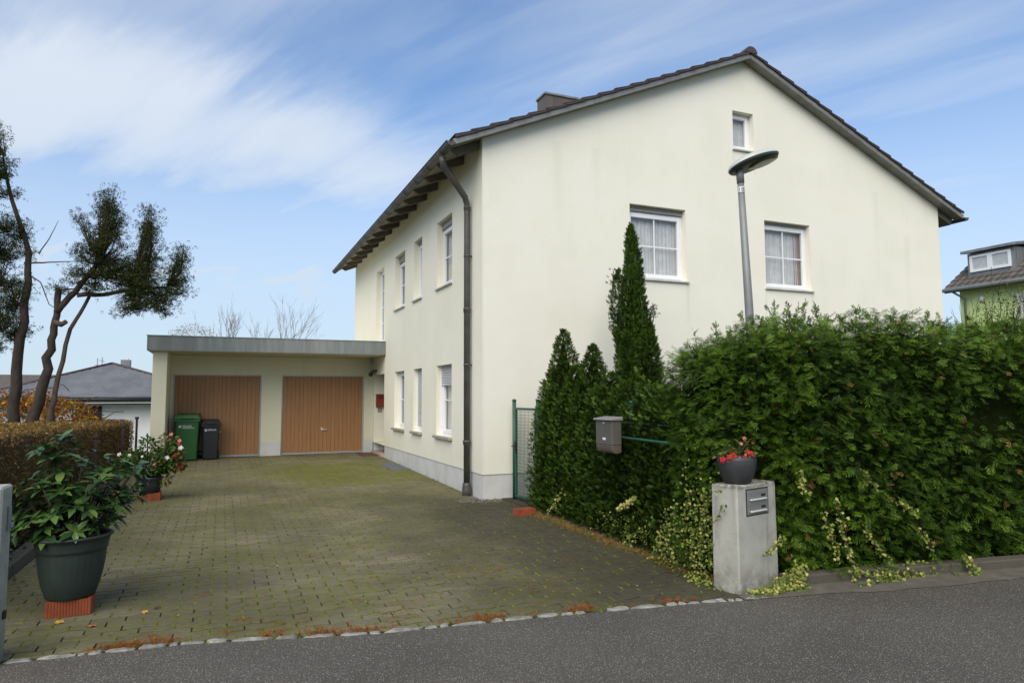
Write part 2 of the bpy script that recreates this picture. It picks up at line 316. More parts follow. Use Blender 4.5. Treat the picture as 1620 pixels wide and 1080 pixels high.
def glass(name, refl=.9, tint=(.9, .93, .93)):
    m, t, b = new_mat(name); t.nodes.remove(b)
    tr = t.nodes.new('ShaderNodeBsdfTransparent'); tr.inputs[0].default_value = (*tint, 1)
    gl = t.nodes.new('ShaderNodeBsdfGlossy'); gl.inputs['Roughness'].default_value = .02
    ge = t.nodes.new('ShaderNodeNewGeometry'); dv = t.nodes.new('ShaderNodeVectorMath'); dv.operation = 'DOT_PRODUCT'; t.links.new(ge.outputs['Normal'], dv.inputs[0]); t.links.new(ge.outputs['Incoming'], dv.inputs[1])
    cs = mth(t, 'SUBTRACT', 1., mth(t, 'ABSOLUTE', dv.outputs['Value']), clamp=True)
    f = mth(t, 'MULTIPLY', mth(t, 'ADD', mth(t, 'MULTIPLY', mth(t, 'POWER', cs, 5.), .92), .085), refl, clamp=True)
    bn = t.nodes.new('ShaderNodeBump'); bn.inputs['Strength'].default_value = .06; bn.inputs['Distance'].default_value = .02
    t.links.new(noise(t, pos(t), 2.2, 1), bn.inputs['Height']); t.links.new(bn.outputs[0], gl.inputs['Normal'])
    mx = t.nodes.new('ShaderNodeMixShader'); t.links.new(f, mx.inputs[0]); t.links.new(tr.outputs[0], mx.inputs[1]); t.links.new(gl.outputs[0], mx.inputs[2])
    t.links.new(mx.outputs[0], t.nodes['Material Output'].inputs[0]); return m
M['glass'] = glass('window_glass')

# ------------------------------------------------------------------ builders
class MB:
    def __init__(s): s.v = []; s.f = []; s.sm = []
    def add(s, vs, fs, smooth=False):
        o = len(s.v); s.v += [tuple(v) for v in vs]; s.f += [tuple(i+o for i in f) for f in fs]; s.sm += [smooth]*len(fs)
    def box(s, x0, x1, y0, y1, z0, z1):
        s.add([(x0, y0, z0), (x1, y0, z0), (x1, y1, z0), (x0, y1, z0), (x0, y0, z1), (x1, y0, z1), (x1, y1, z1), (x0, y1, z1)],
              [(0, 3, 2, 1), (4, 5, 6, 7), (0, 1, 5, 4), (1, 2, 6, 5), (2, 3, 7, 6), (3, 0, 4, 7)])
        return s
    def hexa(s, p8): s.add(p8, [(0, 3, 2, 1), (4, 5, 6, 7), (0, 1, 5, 4), (1, 2, 6, 5), (2, 3, 7, 6), (3, 0, 4, 7)]); return s
    def fbox(s, fr, u0, u1, v0, v1, n0, n1):
        O, U, V, NN = fr
        P = lambda u, v, n: O+U*u+V*v+NN*n
        return s.hexa([P(u0, v0, n0), P(u1, v0, n0), P(u1, v0, n1), P(u0, v0, n1), P(u0, v1, n0), P(u1, v1, n0), P(u1, v1, n1), P(u0, v1, n1)])
    def quad(s, a, b, c, d): s.add([a, b, c, d], [(0, 1, 2, 3)]); return s
    def tube(s, pts, radii, n=8, cap=True, smooth=True):
        pts = [Vector(p) for p in pts]
        if isinstance(radii, (int, float)): radii = [radii]*len(pts)
        vs = []; prev = None
        for i, p in enumerate(pts):
            d = (pts[min(i+1, len(pts)-1)]-pts[max(i-1, 0)]).normalized()
            if prev is None:
                a = Vector((0, 0, 1)) if abs(d.z) < .9 else Vector((1, 0, 0)); u = d.cross(a).normalized()
            else:
                u = (prev-d*prev.dot(d)); u = u.normalized() if u.length > 1e-6 else d.orthogonal().normalized()
            prev = u; v = d.cross(u)
            for k in range(n):
                a = 2*math.pi*k/n; vs.append(p+(u*math.cos(a)+v*math.sin(a))*radii[i])
        fs = [(i*n+k, i*n+(k+1) % n, (i+1)*n+(k+1) % n, (i+1)*n+k) for i in range(len(pts)-1) for k in range(n)]
        s.add(vs, fs, smooth)
        if cap:
            o = len(s.v)-len(vs); s.f += [tuple(o+k for k in reversed(range(n))), tuple(o+(len(pts)-1)*n+k for k in range(n))]; s.sm += [False, False]
        return s
    def lathe(s, prof, c=(0, 0, 0), n=32, mod=None, smooth=True, cap=True):
        vs = []
        for (r, z) in prof:
            for k in range(n):
                a = 2*math.pi*k/n; rr = r*(mod(a, z) if mod else 1); vs.append((c[0]+rr*math.cos(a), c[1]+rr*math.sin(a), c[2]+z))
        fs = [(i*n+k, i*n+(k+1) % n, (i+1)*n+(k+1) % n, (i+1)*n+k) for i in range(len(prof)-1) for k in range(n)]
        s.add(vs, fs, smooth)
        if cap:
            o = len(s.v)-len(vs); s.f += [tuple(o+k for k in reversed(range(n)))]; s.sm += [False]
        return s
    def prism(s, poly, z0, z1, axis=2):
        n = len(poly)
        def P(p, h): return {2: (p[0], p[1], h), 1: (p[0], h, p[1]), 0: (h, p[0], p[1])}[axis]
        s.add([P(p, z0) for p in poly]+[P(p, z1) for p in poly],
              [tuple(reversed(range(n))), tuple(range(n, 2*n))]+[(i, (i+1) % n, (i+1) % n+n, i+n) for i in range(n)])
        return s
    def mesh(s, name, off=(0, 0, 0), fix=True):
        me = bpy.data.meshes.new(name); ox, oy, oz = off
        me.from_pydata([(x-ox, y-oy, z-oz) for x, y, z in s.v], [], s.f)
        me.polygons.foreach_set('use_smooth', s.sm)
        if fix:
            bm = bmesh.new(); bm.from_mesh(me); bmesh.ops.recalc_face_normals(bm, faces=bm.faces); bm.to_mesh(me); bm.free()
        me.update(); return me
def world_off(o):
    v = Vector((0, 0, 0))
    while o: v += o.location; o = o.parent
    return v
def link(name, me, m, parent=None, loc=(0, 0, 0), **props):
    o = bpy.data.objects.new(name, me); COL.objects.link(o)
    if m is not None and not me.materials: me.materials.append(m)
    o.parent = parent; o.location = loc
    for k, v in props.items(): o[k] = v
    return o
def part(name, mb, m, parent, bev=0., fix=True, local=False, seg=1, **props):
    off = (0, 0, 0) if local else world_off(parent)
    o = link(name, mb.mesh(name, off, fix), m, parent, **props)
    if bev: bevel(o, bev, seg)
    return o
def bevel(o, wdt, seg=1):
    b = o.modifiers.new('bevel', 'BEVEL'); b.width = wdt; b.segments = seg; b.limit_method = 'ANGLE'; b.angle_limit = .6
def thing(name, label, cat, loc=(0, 0, 0), rotz=0, group=None):
    o = bpy.data.objects.new(name, None); COL.objects.link(o); o.location = loc; o.rotation_euler = (0, 0, rotz); o.empty_display_size = .1
    o['label'] = label; o['category'] = cat
    if group: o['group'] = group
    return o
def struct(name, mb, m, fix=True, bev=0): 
    o = link(name, mb.mesh(name, fix=fix), m, None, kind='structure')
    if bev: bevel(o, bev)
    return o
def tagged(o, label, cat, group=None):
    o['label'] = label; o['category'] = cat
    if group: o['group'] = group
    return o
def basis(ax, nrm):
    ax = ax/np.linalg.norm(ax, axis=1, keepdims=True)
    y = np.cross(nrm, ax); y /= np.linalg.norm(y, axis=1, keepdims=True)+1e-9
    z = np.cross(ax, y); return np.stack([ax, y, z], axis=2)          # columns
TIPG = 0.
def scatter_mesh(name, tmpls, P, R, S, tint, off=(0, 0, 0)):
    """one mesh of many small leaves: tmpls = list of (verts, quads/tris); P positions, R frames, S sizes"""
    P = np.asarray(P, float); k = rng.integers(0, len(tmpls), len(P)); V = []; F = []; T = []; o = 0
    S = np.asarray(S, float)
    if S.ndim == 1: S = np.repeat(S[:, None], 3, 1)
    for i, (tv, tf) in enumerate(tmpls):
        idx = np.nonzero(k == i)[0]
        if not len(idx): continue
        tv = np.asarray(tv, float); tf = np.asarray(tf, int)
        v = np.einsum('nij,nvj->nvi', R[idx], tv[None]*S[idx][:, None, :])+P[idx][:, None, :]-np.asarray(off)[None, None]
        V.append(v.reshape(-1, 3)); F.append((tf[None]+(o+np.arange(len(idx))*len(tv))[:, None, None]).reshape(-1, tf.shape[1]))
        T.append(np.clip(tint[idx][:, None]+TIPG*(tv[:, 0][None]-.5), 0, 1).ravel()); o += len(idx)*len(tv)
    me = bpy.data.meshes.new(name); V = np.concatenate(V); T = np.concatenate(T)
    me.vertices.add(len(V)); me.vertices.foreach_set('co', V.ravel().astype(np.float32))
    nl = sum(f.size for f in F); me.loops.add(nl); me.loops.foreach_set('vertex_index', np.concatenate([f.ravel() for f in F]).astype(np.int32))
    starts = []; st = 0
    for f in F:
        starts.append(st+np.arange(len(f))*f.shape[1]); st += f.size
    starts = np.concatenate(starts); me.polygons.add(len(starts)); me.polygons.foreach_set('loop_start', starts.astype(np.int32))
    a = me.attributes.new('tint', 'FLOAT', 'POINT'); a.data.foreach_set('value', T.astype(np.float32))
    me.update(calc_edges=True); return me
def unit(a): return a/(np.linalg.norm(a, axis=-1, keepdims=True)+1e-9)
def lump(p, s=1., seed=0.):
    x, y, z = p[:, 0]*s+seed, p[:, 1]*s-seed, p[:, 2]*s+.5*seed
    return (np.sin(2.3*x+1.7*z+1.1*np.sin(1.9*y))+np.sin(3.1*y-2.2*z+1.3*np.sin(2.7*x))+np.sin(4.7*z+3.9*x-2.1*y)*.6+np.sin(7.9*x+6.1*z+5.3*y)*.35+np.sin(11*z-9*x+8.3*y)*.25)/3.2
# leaf templates -----------------------------------------------------
def leaf_tmpl(w=.3, fold=.06, droop=.12, n=3, pointy=1.):
    vs = []; fs = []
    for i in range(n+1):
        t = i/n; ww = w*math.sin(math.pi*min(1, (t*.92+.04)))**pointy*.5 if 0 < i < n else .012
        z = -droop*t*t
        vs += [(t, -ww, z+fold*ww*2), (t, 0, z), (t, ww, z+fold*ww*2)]
    for i in range(n):
        a = i*3; fs += [(a, a+3, a+4, a+1), (a+1, a+4, a+5, a+2)]
    return vs, fs
def spray_tmpl(npair=5, spread=.62, curl=.1, wd=.05, seed=0):
    r = random.Random(seed); vs = []; fs = []
    def blade(a, b, w):
        a = Vector(a); b = Vector(b); d = (b-a).normalized(); sd_ = Vector((-d.y, d.x, 0))*w
        m_ = a.lerp(b, .55); o = len(vs); vs.extend([tuple(a), tuple(m_+sd_), tuple(b), tuple(m_-sd_)]); fs.append((o, o+1, o+2, o+3))
    blade((0, 0, 0), (1, 0, -curl), wd*.7)
    for i in range(npair):
        t = .1+.8*i/npair; ln = spread*(1-t*.72)*r.uniform(.8, 1.15)
        for sgn in (-1, 1):
            an = math.radians(r.uniform(24, 42))*sgn; tt = t+r.uniform(-.04, .04)
            z0 = -curl*tt*tt
            e = (tt+ln*math.cos(an), ln*math.sin(an), z0-curl*ln*r.uniform(.4, 1.6)+r.uniform(-.03, .05))
            blade((tt, 0, z0), e, wd*r.uniform(.9, 1.3))
            if i < 2: 
                q = (tt+ln*.45*math.cos(an), ln*.45*math.sin(an), z0-curl*ln*.3)
                blade(q, (q[0]+ln*.4, q[1]+sgn*ln*.02, q[2]-.03), wd*.8)
    return vs, fs
SPRAY = [spray_tmpl(5, .62, .30, .026, seed=i) for i in range(4)]
SPRAY_S = [spray_tmpl(3, .50, .06, .055, seed=9+i) for i in range(3)]
def tuft_tmpl(n=9, seed=0, w=.062):
    r = random.Random(seed); vs = []; fs = []
    for i in range(n):
        d = Vector((r.gauss(.35, .8), r.gauss(0, .8), r.gauss(.25, .8))).normalized()*r.uniform(.6, 1.)
        s_ = d.orthogonal().normalized()*w; s_.rotate(Quaternion(d.normalized(), r.uniform(0, 6)))
        b = d*.15; o = len(vs); vs += [tuple(b-s_*.5), tuple(d*.6+s_), tuple(d), tuple(d*.6-s_)]; fs.append((o, o+1, o+2, o+3))
    return vs, fs
TUFT = [tuft_tmpl(seed=i) for i in range(4)]
LEAF = [leaf_tmpl(.62, .1, .15, 2), leaf_tmpl(.55, .05, .3, 2)]
IVY = []
for q in range(2):
    vs = [(0, 0, 0), (.05, .32, .02), (.25, .5, -.03), (.42, .26, 0), (.75, .38, -.05), (.72, .16, 0), (1, 0, -.12), (.72, -.16, 0), (.75, -.38, -.05), (.42, -.26, 0), (.25, -.5, -.03), (.05, -.32, .02), (.42, 0, .06)]
    IVY.append((vs, [(12, i, (i+1) % 12) for i in range(12)]))
# ================================================================== ground, road, driveway
def gz(y): return .0142*min(max(y, 0), 8.45)
def grid_sheet(name, xs, ys, fz, m, smooth=True):
    mb = MB(); nx = len(xs)
    mb.add([(x, y, fz(x, y)) for y in ys for x in xs], [(j*nx+i, j*nx+i+1, (j+1)*nx+i+1, (j+1)*nx+i) for j in range(len(ys)-1) for i in range(nx-1)], smooth)
    return struct(name, mb, m, fix=False)
def ss(a, b, x):
    t = min(1, max(0, (x-a)/(b-a))); return t*t*(3-2*t)
def ground_z(x, y):
    z = gz(y)-.07
    z -= 2.6*ss(11, 24, y)*(1-ss(0, 14, x))
    z -= 1.1*ss(-9, -18, x)*ss(-6, 6, y)
    return z
ax = [-600, -300, -150, -80, -50, -35]+[-26+1.0*i for i in range(56)]+[34, 45, 60, 90, 160, 300, 600]
ay = [-600, -300, -150, -80, -50, -35, -25, -20]+[-16+1.*i for i in range(50)]+[38, 45, 60, 90, 160, 300, 600]
grid_sheet('ground', ax, ay, ground_z, M['grass'])
EDGE = [(-60, -4.3), (-20, -4.45), (-8, -4.75), (-4.92, -4.94), (-3.91, -5.03), (-2.74, -5.33), (-1.38, -5.49), (-.34, -5.64), (.1, -5.74), (.62, -5.80), (1.26, -5.98), (2.0, -6.10), (2.93, -6.20), (5, -6.5), (9, -7.3), (20, -10.2), (60, -22)]
def edge_y(x):
    for (a, b), (c, d) in zip(EDGE, EDGE[1:]):
        if a <= x <= c: return b+(d-b)*(x-a)/(c-a)
mb = MB()
xs = sorted(set([a for a, b in EDGE]+[-5+.25*i for i in range(60)]))
for a, b in zip(xs, xs[1:]): mb.quad((a, edge_y(a)-6.6, 0), (b, edge_y(b)-6.6, 0), (b, edge_y(b), 0), (a, edge_y(a), 0))
struct('road', mb, M['asphalt'], fix=False)
mb = MB()                                            # pavement on the far side, behind the camera
for a, b in zip(xs, xs[1:]): mb.hexa([(a, edge_y(a)-8.2, -.1), (b, edge_y(b)-8.2, -.1), (b, edge_y(b)-6.6, -.1), (a, edge_y(a)-6.6, -.1), (a, edge_y(a)-8.2, .1), (b, edge_y(b)-8.2, .1), (b, edge_y(b)-6.6, .1), (a, edge_y(a)-6.6, .1)])
struct('pavement', mb, M['gutter_strip'])
# sandy concrete gutter strip under the hedge
mb = MB(); base = [(.05, -5.70), (.6, -5.60), (1.1, -5.60), (1.6, -5.73), (2.3, -5.86), (3.12, -5.99), (5, -6.3), (9, -7.1), (20, -10)]
def base_y(x):
    for (a, b), (c, d) in zip(base, base[1:]):
        if a <= x <= c: return b+(d-b)*(x-a)/(c-a)
gx = [.05+.25*i for i in range(60)]
for a, b in zip(gx, gx[1:]): mb.quad((a, edge_y(a)-.02+.012*math.sin(a*9), .004), (b, edge_y(b)-.02+.012*math.sin(b*9), .004), (b, base_y(b)+.05, .012), (a, base_y(a)+.05, .012))
struct('gutter_strip', mb, M['gutter_strip'], fix=False)
mb = MB()
mb.box(-6.9, -5.47, -6, 9, -.08, .03)
struct('planting_strip', mb, M['soil'])
mb = MB(); mb.box(.31, 1.6, -5.5, -.02, -.08, .008); struct('hedge_bed', mb, M['soil'])
# driveway: mossy bed with interlocking pavers
drv = MB(); drv.box(-5.47, .32, -5.80, 0, -.065, -.007)
drv.hexa([(-5.47, 0, -.065), (-.005, 0, -.065), (-.005, 9.2, -.065), (-5.47, 9.2, -.065), (-5.47, 0, -.007), (-.005, 0, -.007), (-.005, 9.2, .115), (-5.47, 9.2, .115)])
# the bed follows the slanting road edge: cut by building it in slices
drv = MB(); sl = [-5.47+.241*i for i in range(25)]
for a, b in zip(sl, sl[1:]): drv.quad((a, edge_y(max(-60, a)), -.014), (b, edge_y(b), -.014), (b, 0, -.016), (a, 0, -.016))
for a, b in zip(sl, sl[1:]):
    if b <= 0: drv.quad((a, 0, -.016), (b, 0, -.016), (b, 9.2, .104), (a, 9.2, .104))
driveway = struct('driveway', drv, M['joint'], fix=False)
PL, PW, AMP = .225, .1125, .0115
def wave(x): return AMP*math.sin(2*math.pi*x/PL)
def clip(poly, a, b, c):             # keep a*x+b*y >= c
    out = []
    for i, p in enumerate(poly):
        q = poly[(i+1) % len(poly)]; dp = a*p[0]+b*p[1]-c; dq = a*q[0]+b*q[1]-c
        if dp >= 0: out.append(p)
        if dp*dq < 0: t = dp/(dp-dq); out.append((p[0]+t*(q[0]-p[0]), p[1]+t*(q[1]-p[1])))
    return out
def paver_outline(x0, y0, jl=.0055, js=.0040):
    n = 4; xsx = [x0+js+(PL-2*js)*i/n for i in range(n+1)]
    return [(x, y0+jl+wave(x)) for x in xsx]+[(x, y0+PW-jl+wave(x)) for x in reversed(xsx)]
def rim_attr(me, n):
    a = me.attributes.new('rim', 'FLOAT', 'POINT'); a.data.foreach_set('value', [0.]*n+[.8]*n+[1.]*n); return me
def paver_geo(poly, z=0., tilt=(0, 0)):
    cx_ = sum(p[0] for p in poly)/len(poly); cy_ = sum(p[1] for p in poly)/len(poly); n = len(poly)
    def ring(k, dz): 
        return [(cx_+(x-cx_)*(1-(1-k)*.4), cy_+(y-cy_)*(1-(1-k)*2.6), z+dz+(x-cx_)*tilt[0]+(y-cy_)*tilt[1]) for x, y in poly]
    vs = ring(.955, 0)+ring(1, -.010)+ring(1, -.03)
    fs = [tuple(range(n))]+[(i+n*q, (i+n*q+n), ((i+1) % n+n*q+n), ((i+1) % n+n*q)) for q in (0, 1) for i in range(n)]
    return vs, fs
cells = []
for j in range(int((8.45+6.0)/PW)):
    y0 = -6.0+j*PW
    for i in range(27):
        x0 = -5.60+i*PL+(PL/2 if j % 2 else 0)
        poly = paver_outline(x0, y0); cxm = x0+PL/2
        if cxm < -5.6 or cxm > .5: continue
        e0, e1 = edge_y(max(-8, x0)), edge_y(x0+PL); sl_ = (e1-e0)/PL
        cut = False; A0 = len(poly)
        if y0 < e0+.3:
            p2 = clip(poly, -sl_, 1, e0-sl_*x0+.055); cut |= p2 != poly; poly = p2
        lim = -5.455
        if poly and x0 < lim+.3: p2 = clip(poly, 1, 0, lim); cut |= p2 != poly; poly = p2
        xr = .30 if y0 < -.10 else -.035
        if poly and x0 > xr-.4: p2 = clip(poly, -1, 0, -xr); cut |= p2 != poly; poly = p2
        if y0+PW > 8.4 and poly: p2 = clip(poly, 0, -1, -8.44); cut |= p2 != poly; poly = p2
        if len(poly) < 4: continue
        ar = abs(sum(poly[k][0]*poly[(k+1) % len(poly)][1]-poly[(k+1) % len(poly)][0]*poly[k][1] for k in range(len(poly))))/2
        if ar < .0025: continue
        cells.append((x0, y0, poly, cut))
EYE = Vector((-3.7618, -10.0742, 1.6))
def screen(p):
    d = Vector(p)-EYE; z = d.dot(fw)
    return (810+1079.09*d.dot(rt2)/z, 540-1079.09*d.dot(up2)/z) if z > .1 else (-999, -999)
def key(c):
    px, py = screen((c[0]+PL/2, c[1], 0))
    d2 = (Vector((c[0]+PL/2, c[1]+.05, gz(c[1])))-EYE).length
    return d2 if -5 < px < 1625 and py < 1085 else 1e6+d2
cells.sort(key=key)
pavm = []
for q in range(2):
    for odd in (0, 1):
        vs, fs = paver_geo([(x-0, y) for x, y in paver_outline(0 if not odd else PL/2, 0)]); mb = MB()
        mb.add([(x-(PL/2 if odd else 0), y, z) for x, y, z in vs], fs); me = mb.mesh('paving_stone', fix=False); me.materials.append(M['paver']); pavm.append(me)
rest = MB(); tints = []; rims = []
for k, (x0, y0, poly, cut) in enumerate(cells):
    if k < 300:
        if cut:
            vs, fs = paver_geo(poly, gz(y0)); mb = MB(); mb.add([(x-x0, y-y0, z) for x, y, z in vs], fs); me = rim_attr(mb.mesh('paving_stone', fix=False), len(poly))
        else:
            me = pavm[0] if abs((x0+5.60)/PL-round((x0+5.60)/PL)) < .1 else None
            if me is None: me = pavm[1]
            # the wave is tied to world x: rows without offset start at -5.60
        if not cut:
            vs, fs = paver_geo(poly, 0); ph = round(((x0/PL) % 1)*4)
            key2 = 'pv%d' % ph
            if key2 not in M:
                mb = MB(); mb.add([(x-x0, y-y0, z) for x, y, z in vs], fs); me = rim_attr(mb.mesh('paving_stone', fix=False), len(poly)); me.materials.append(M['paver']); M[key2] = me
            me = M[key2]
        o = link('paving_stone', me, M['paver'], driveway, (x0, y0, gz(y0)+random.uniform(-.002, .0015)))
        o.rotation_euler = (random.gauss(0, .007), random.gauss(0, .005), 0)
    else:
        vs, fs = paver_geo(poly, gz(y0+.05)+random.uniform(-.002, .0015), (random.gauss(0, .006), random.gauss(0, .009)))
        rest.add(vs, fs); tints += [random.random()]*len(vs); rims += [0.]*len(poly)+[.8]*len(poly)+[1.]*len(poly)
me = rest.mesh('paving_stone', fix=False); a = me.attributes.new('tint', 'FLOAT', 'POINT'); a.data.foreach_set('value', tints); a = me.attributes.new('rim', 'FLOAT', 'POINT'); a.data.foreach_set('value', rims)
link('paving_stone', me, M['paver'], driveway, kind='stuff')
# moss in the short joints, some creeping along the long ones
LUMPT = [([(-.5, -.5, 0), (.5, -.5, 0), (.5, .5, 0), (-.5, .5, 0), (-.25, -.3, 1), (.25, -.3, .9), (.28, .3, 1), (-.2, .32, .8)], [(4, 5, 6, 7), (0, 1, 5, 4), (1, 2, 6, 5), (2, 3, 7, 6), (3, 0, 4, 7)])]
mp, ms, mt = [], [], []
def mossn(x, y): return float(lump(np.array([[x*1.3, y*.9, 0.]]), 1.)[0])
for (x0, y0, poly, cut) in cells:
    if y0 > 6: continue
    wet = max(0, min(1, (x0+1.3)/1.2))*(1 if y0 < 1.5 else 0)
    pr = .76+.3*mossn(x0, y0)-.5*wet-.25*(x0 < -5.0)
    if random.random() < pr:
        n = 3
        for q in range(n):
            mp.append((x0+random.gauss(0, .002), y0+PW*(q+.5)/n+wave(x0), gz(y0)-.012)); ms.append((random.uniform(.012, .024)*(1+.5*(random.random() < .15)), PW/n*1.25, random.uniform(.010, .0175))); mt.append(min(1, max(0, random.gauss(.5, .22))))
    if random.random() < .55*pr+.08:
        xx = random.uniform(x0+.03, x0+PL-.03)
        for q in range(random.randint(1, 6)):
            xq = xx+q*.022; mp.append((xq, y0+wave(xq), gz(y0)-.010)); ms.append((.03, random.uniform(.009, .015), random.uniform(.005, .0105))); mt.append(min(1, max(0, random.gauss(.42, .22))))
R_ = np.repeat(np.eye(3)[None], len(mp), 0)
link('moss', scatter_mesh('moss', LUMPT, mp, R_, np.array(ms), np.array(mt)), M['weed'], driveway, kind='stuff')
# edging of rough pale stones along the road
xq = -5.30; k = 0
gap_ranges = [(-3.0, -2.93), (-1.3, -1.22)]
while xq < .25:
    ln = random.choice([random.uniform(.05, .12), random.uniform(.12, .30)]); yq = edge_y(xq+ln/2); an = math.atan2(edge_y(xq+ln)-edge_y(xq), ln)
    if not any(a < xq < b for a, b in gap_ranges):
        n = 9; pl = []
        for i in range(n):
            t = 2*math.pi*i/n; c_, s_ = math.cos(t), math.sin(t)
            r = 1/max(abs(c_)**1.0, abs(s_)**1.0)*random.uniform(.80, 1.06); pl.append((c_*r*(ln/2-.002)*.93, s_*r*random.uniform(.024, .036)))
        zt = random.uniform(.002, .012); vs = []
        for kk, zz in ((.78, zt), (1., zt-.008), (1.04, -.03)):
            vs += [(x*kk, y*kk, zz+random.gauss(0, .003)*(zz > 0)) for x, y in pl]
        fs = [tuple(range(n))]+[(i+n*q, i+n*q+n, (i+1) % n+n*q+n, (i+1) % n+n*q) for q in (0, 1) for i in range(n)]
        mb = MB(); mb.add(vs, fs)
        o = part('edge_stone', mb, M['edge_stone'], driveway, local=True, fix=False); o.location = (xq+ln/2, yq+.02, 0); o.rotation_euler = (0, 0, an)
    xq += ln
# low kerb on the left
kr = MB()
for q in range(11): 
    y0 = -4.55+q*1.02; kr.box(-5.60, -5.463, y0, y0+1.008, -.06, gz(y0)+.115)
o = struct('kerb', kr, M['concrete_dark'], bev=.012)
# low stained retaining kerb under the hedge on the right
kw = thing('kerb_wall', 'low stained concrete kerb wall running under the big hedge along the road', 'kerb', (1.2, -5.6, 0))
xs_ = [.66, 1.6, 2.6, 3.6, 4.6, 5.8, 7.4, 9.0]
for a, b in zip(xs_, xs_[1:]):
    mb = MB(); ya, yb = base_y(a), base_y(b); b2 = b-.008
    mb.hexa([(a, ya, -.05), (b2, yb, -.05), (b2, yb+.14, -.05), (a, ya+.14, -.05), (a, ya, .088), (b2, yb, .088), (b2, yb+.14, .088), (a, ya+.14, .088)])
    part('kerb_block', mb, M['concrete_dark'], kw, .01)
# slab set in the ground by the entrance (light well cover)
t = thing('light_well_cover', 'flat bluish grey slatted cover in the paving beside the house wall', 'light well cover', (-.27, 5.0, gz(5)))
mb = MB(); mb.box(-.47, -.06, 4.25, 5.75, gz(4.25)-.02, gz(5)+.006); part('cover_plate', mb, M['grate'], t, .004)
for q in range(14):
    mb = MB(); y0 = 4.29+q*.105; mb.box(-.45, -.08, y0, y0+.06, gz(5)+.006, gz(5)+.016); part('slat', mb, M['grate'], t)
t = thing('doormat', 'small brown doormat lying before the pink entrance step', 'doormat', (-.3, 7.7, gz(7.7)))
mb = MB(); mb.box(-.5, -.08, 7.3, 8.1, gz(7.3)-.01, gz(7.7)+.018); part('mat', mb, M['doormat'], t, .005)
mb = MB(); mb.box(-.48, -.10, 7.32, 8.08, gz(7.7)+.018, gz(7.7)+.024); part('pile', mb, M['doormat'], t)

# ================================================================== house
SL = .429; XR = 5.43; WX = 10.86; YN = 11.4
def topz(x): return 5.765+SL*min(x, WX-x)
def wall_panel(mb, O, U, NN, umin, umax, openings, topf, vmin, depth, extra=()):
    O = Vector(O); U = Vector(U); NN = Vector(NN); V = Vector((0, 0, 1))
    us = sorted(set([umin, umax]+[o[0] for o in openings]+[o[1] for o in openings]+list(extra)))
    P = lambda u, v, n=0: O+U*u+V*v+NN*n
    for ua, ub in zip(us, us[1:]):
        um = (ua+ub)/2; v = vmin
        for o in sorted([o for o in openings if o[0] <= um <= o[1]], key=lambda o: o[2]):
            if o[2] > v: mb.quad(P(ua, v), P(ub, v), P(ub, o[2]), P(ua, o[2]))
            v = o[3]
        mb.quad(P(ua, v), P(ub, v), P(ub, topf(ub)), P(ua, topf(ua)))
    for o in openings:
        u0, u1, v0, v1 = o[:4]; d = o[4] if len(o) > 4 else depth
        mb.quad(P(u0, v0), P(u0, v1), P(u0, v1, -d), P(u0, v0, -d)); mb.quad(P(u1, v0), P(u1, v1), P(u1, v1, -d), P(u1, v0, -d))
        mb.quad(P(u0, v1), P(u1, v1), P(u1, v1, -d), P(u0, v1, -d)); mb.quad(P(u0, v0), P(u1, v0), P(u1, v0, -d), P(u0, v0, -d))
house = thing('house', 'large two storey cream rendered house with brown tiled gable roof, filling the centre', 'house', (0, 0, 0))
GW = [(2.773, 3.974, 3.66, 4.984), (5.835, 7.005, 3.66, 4.984), (5.134, 5.643, 6.31, 7.066)]
SWL = [(1.57, 2.51, .87, 2.18), (3.56, 4.23, .87, 2.18), (5.03, 5.97, .87, 2.18)]
SWU = [(1.57, 2.51, 3.66, 4.945), (3.60, 4.27, 3.66, 4.945), (5.05, 6.0, 3.66, 4.945)]
U4 = (7.22, 8.17, 2.985, 4.945)
ENT = (7.08, 8.36, .40, 2.175, .34)
mb = MB(); wall_panel(mb, (0, 0, 0), (1, 0, 0), (0, -1, 0), 0, WX, GW, topz, .38, .17, (XR,)); part('gable_wall', mb, M['stucco'], house, fix=False)
mb = MB(); wall_panel(mb, (0, 0, 0), (0, 1, 0), (-1, 0, 0), 0, YN, SWL+SWU+[U4, ENT], lambda u: 5.765, .38, .17); part('side_wall', mb, M['stucco_side'], house, fix=False)
mb = MB()
mb.quad((WX, 0, .38), (WX, YN, .38), (WX, YN, 5.765), (WX, 0, 5.765))
mb.add([(0, YN, -.1), (WX, YN, -.1), (WX, YN, 5.765), (XR, YN, topz(XR)), (0, YN, 5.765)], [(0, 1, 2, 3, 4)])
part('rear_wall', mb, M['stucco'], house, fix=False)
mb = MB(); mb.box(.012, WX-.012, .012, .2, -.2, .378); mb.box(WX-.2, WX-.012, .21, YN, -.2, .378)
mb.box(.012, .2, .21, ENT[0], -.2, .378); mb.box(.012, .2, ENT[1], YN, -.2, .378); part('plinth', mb, M['plinth'], house)
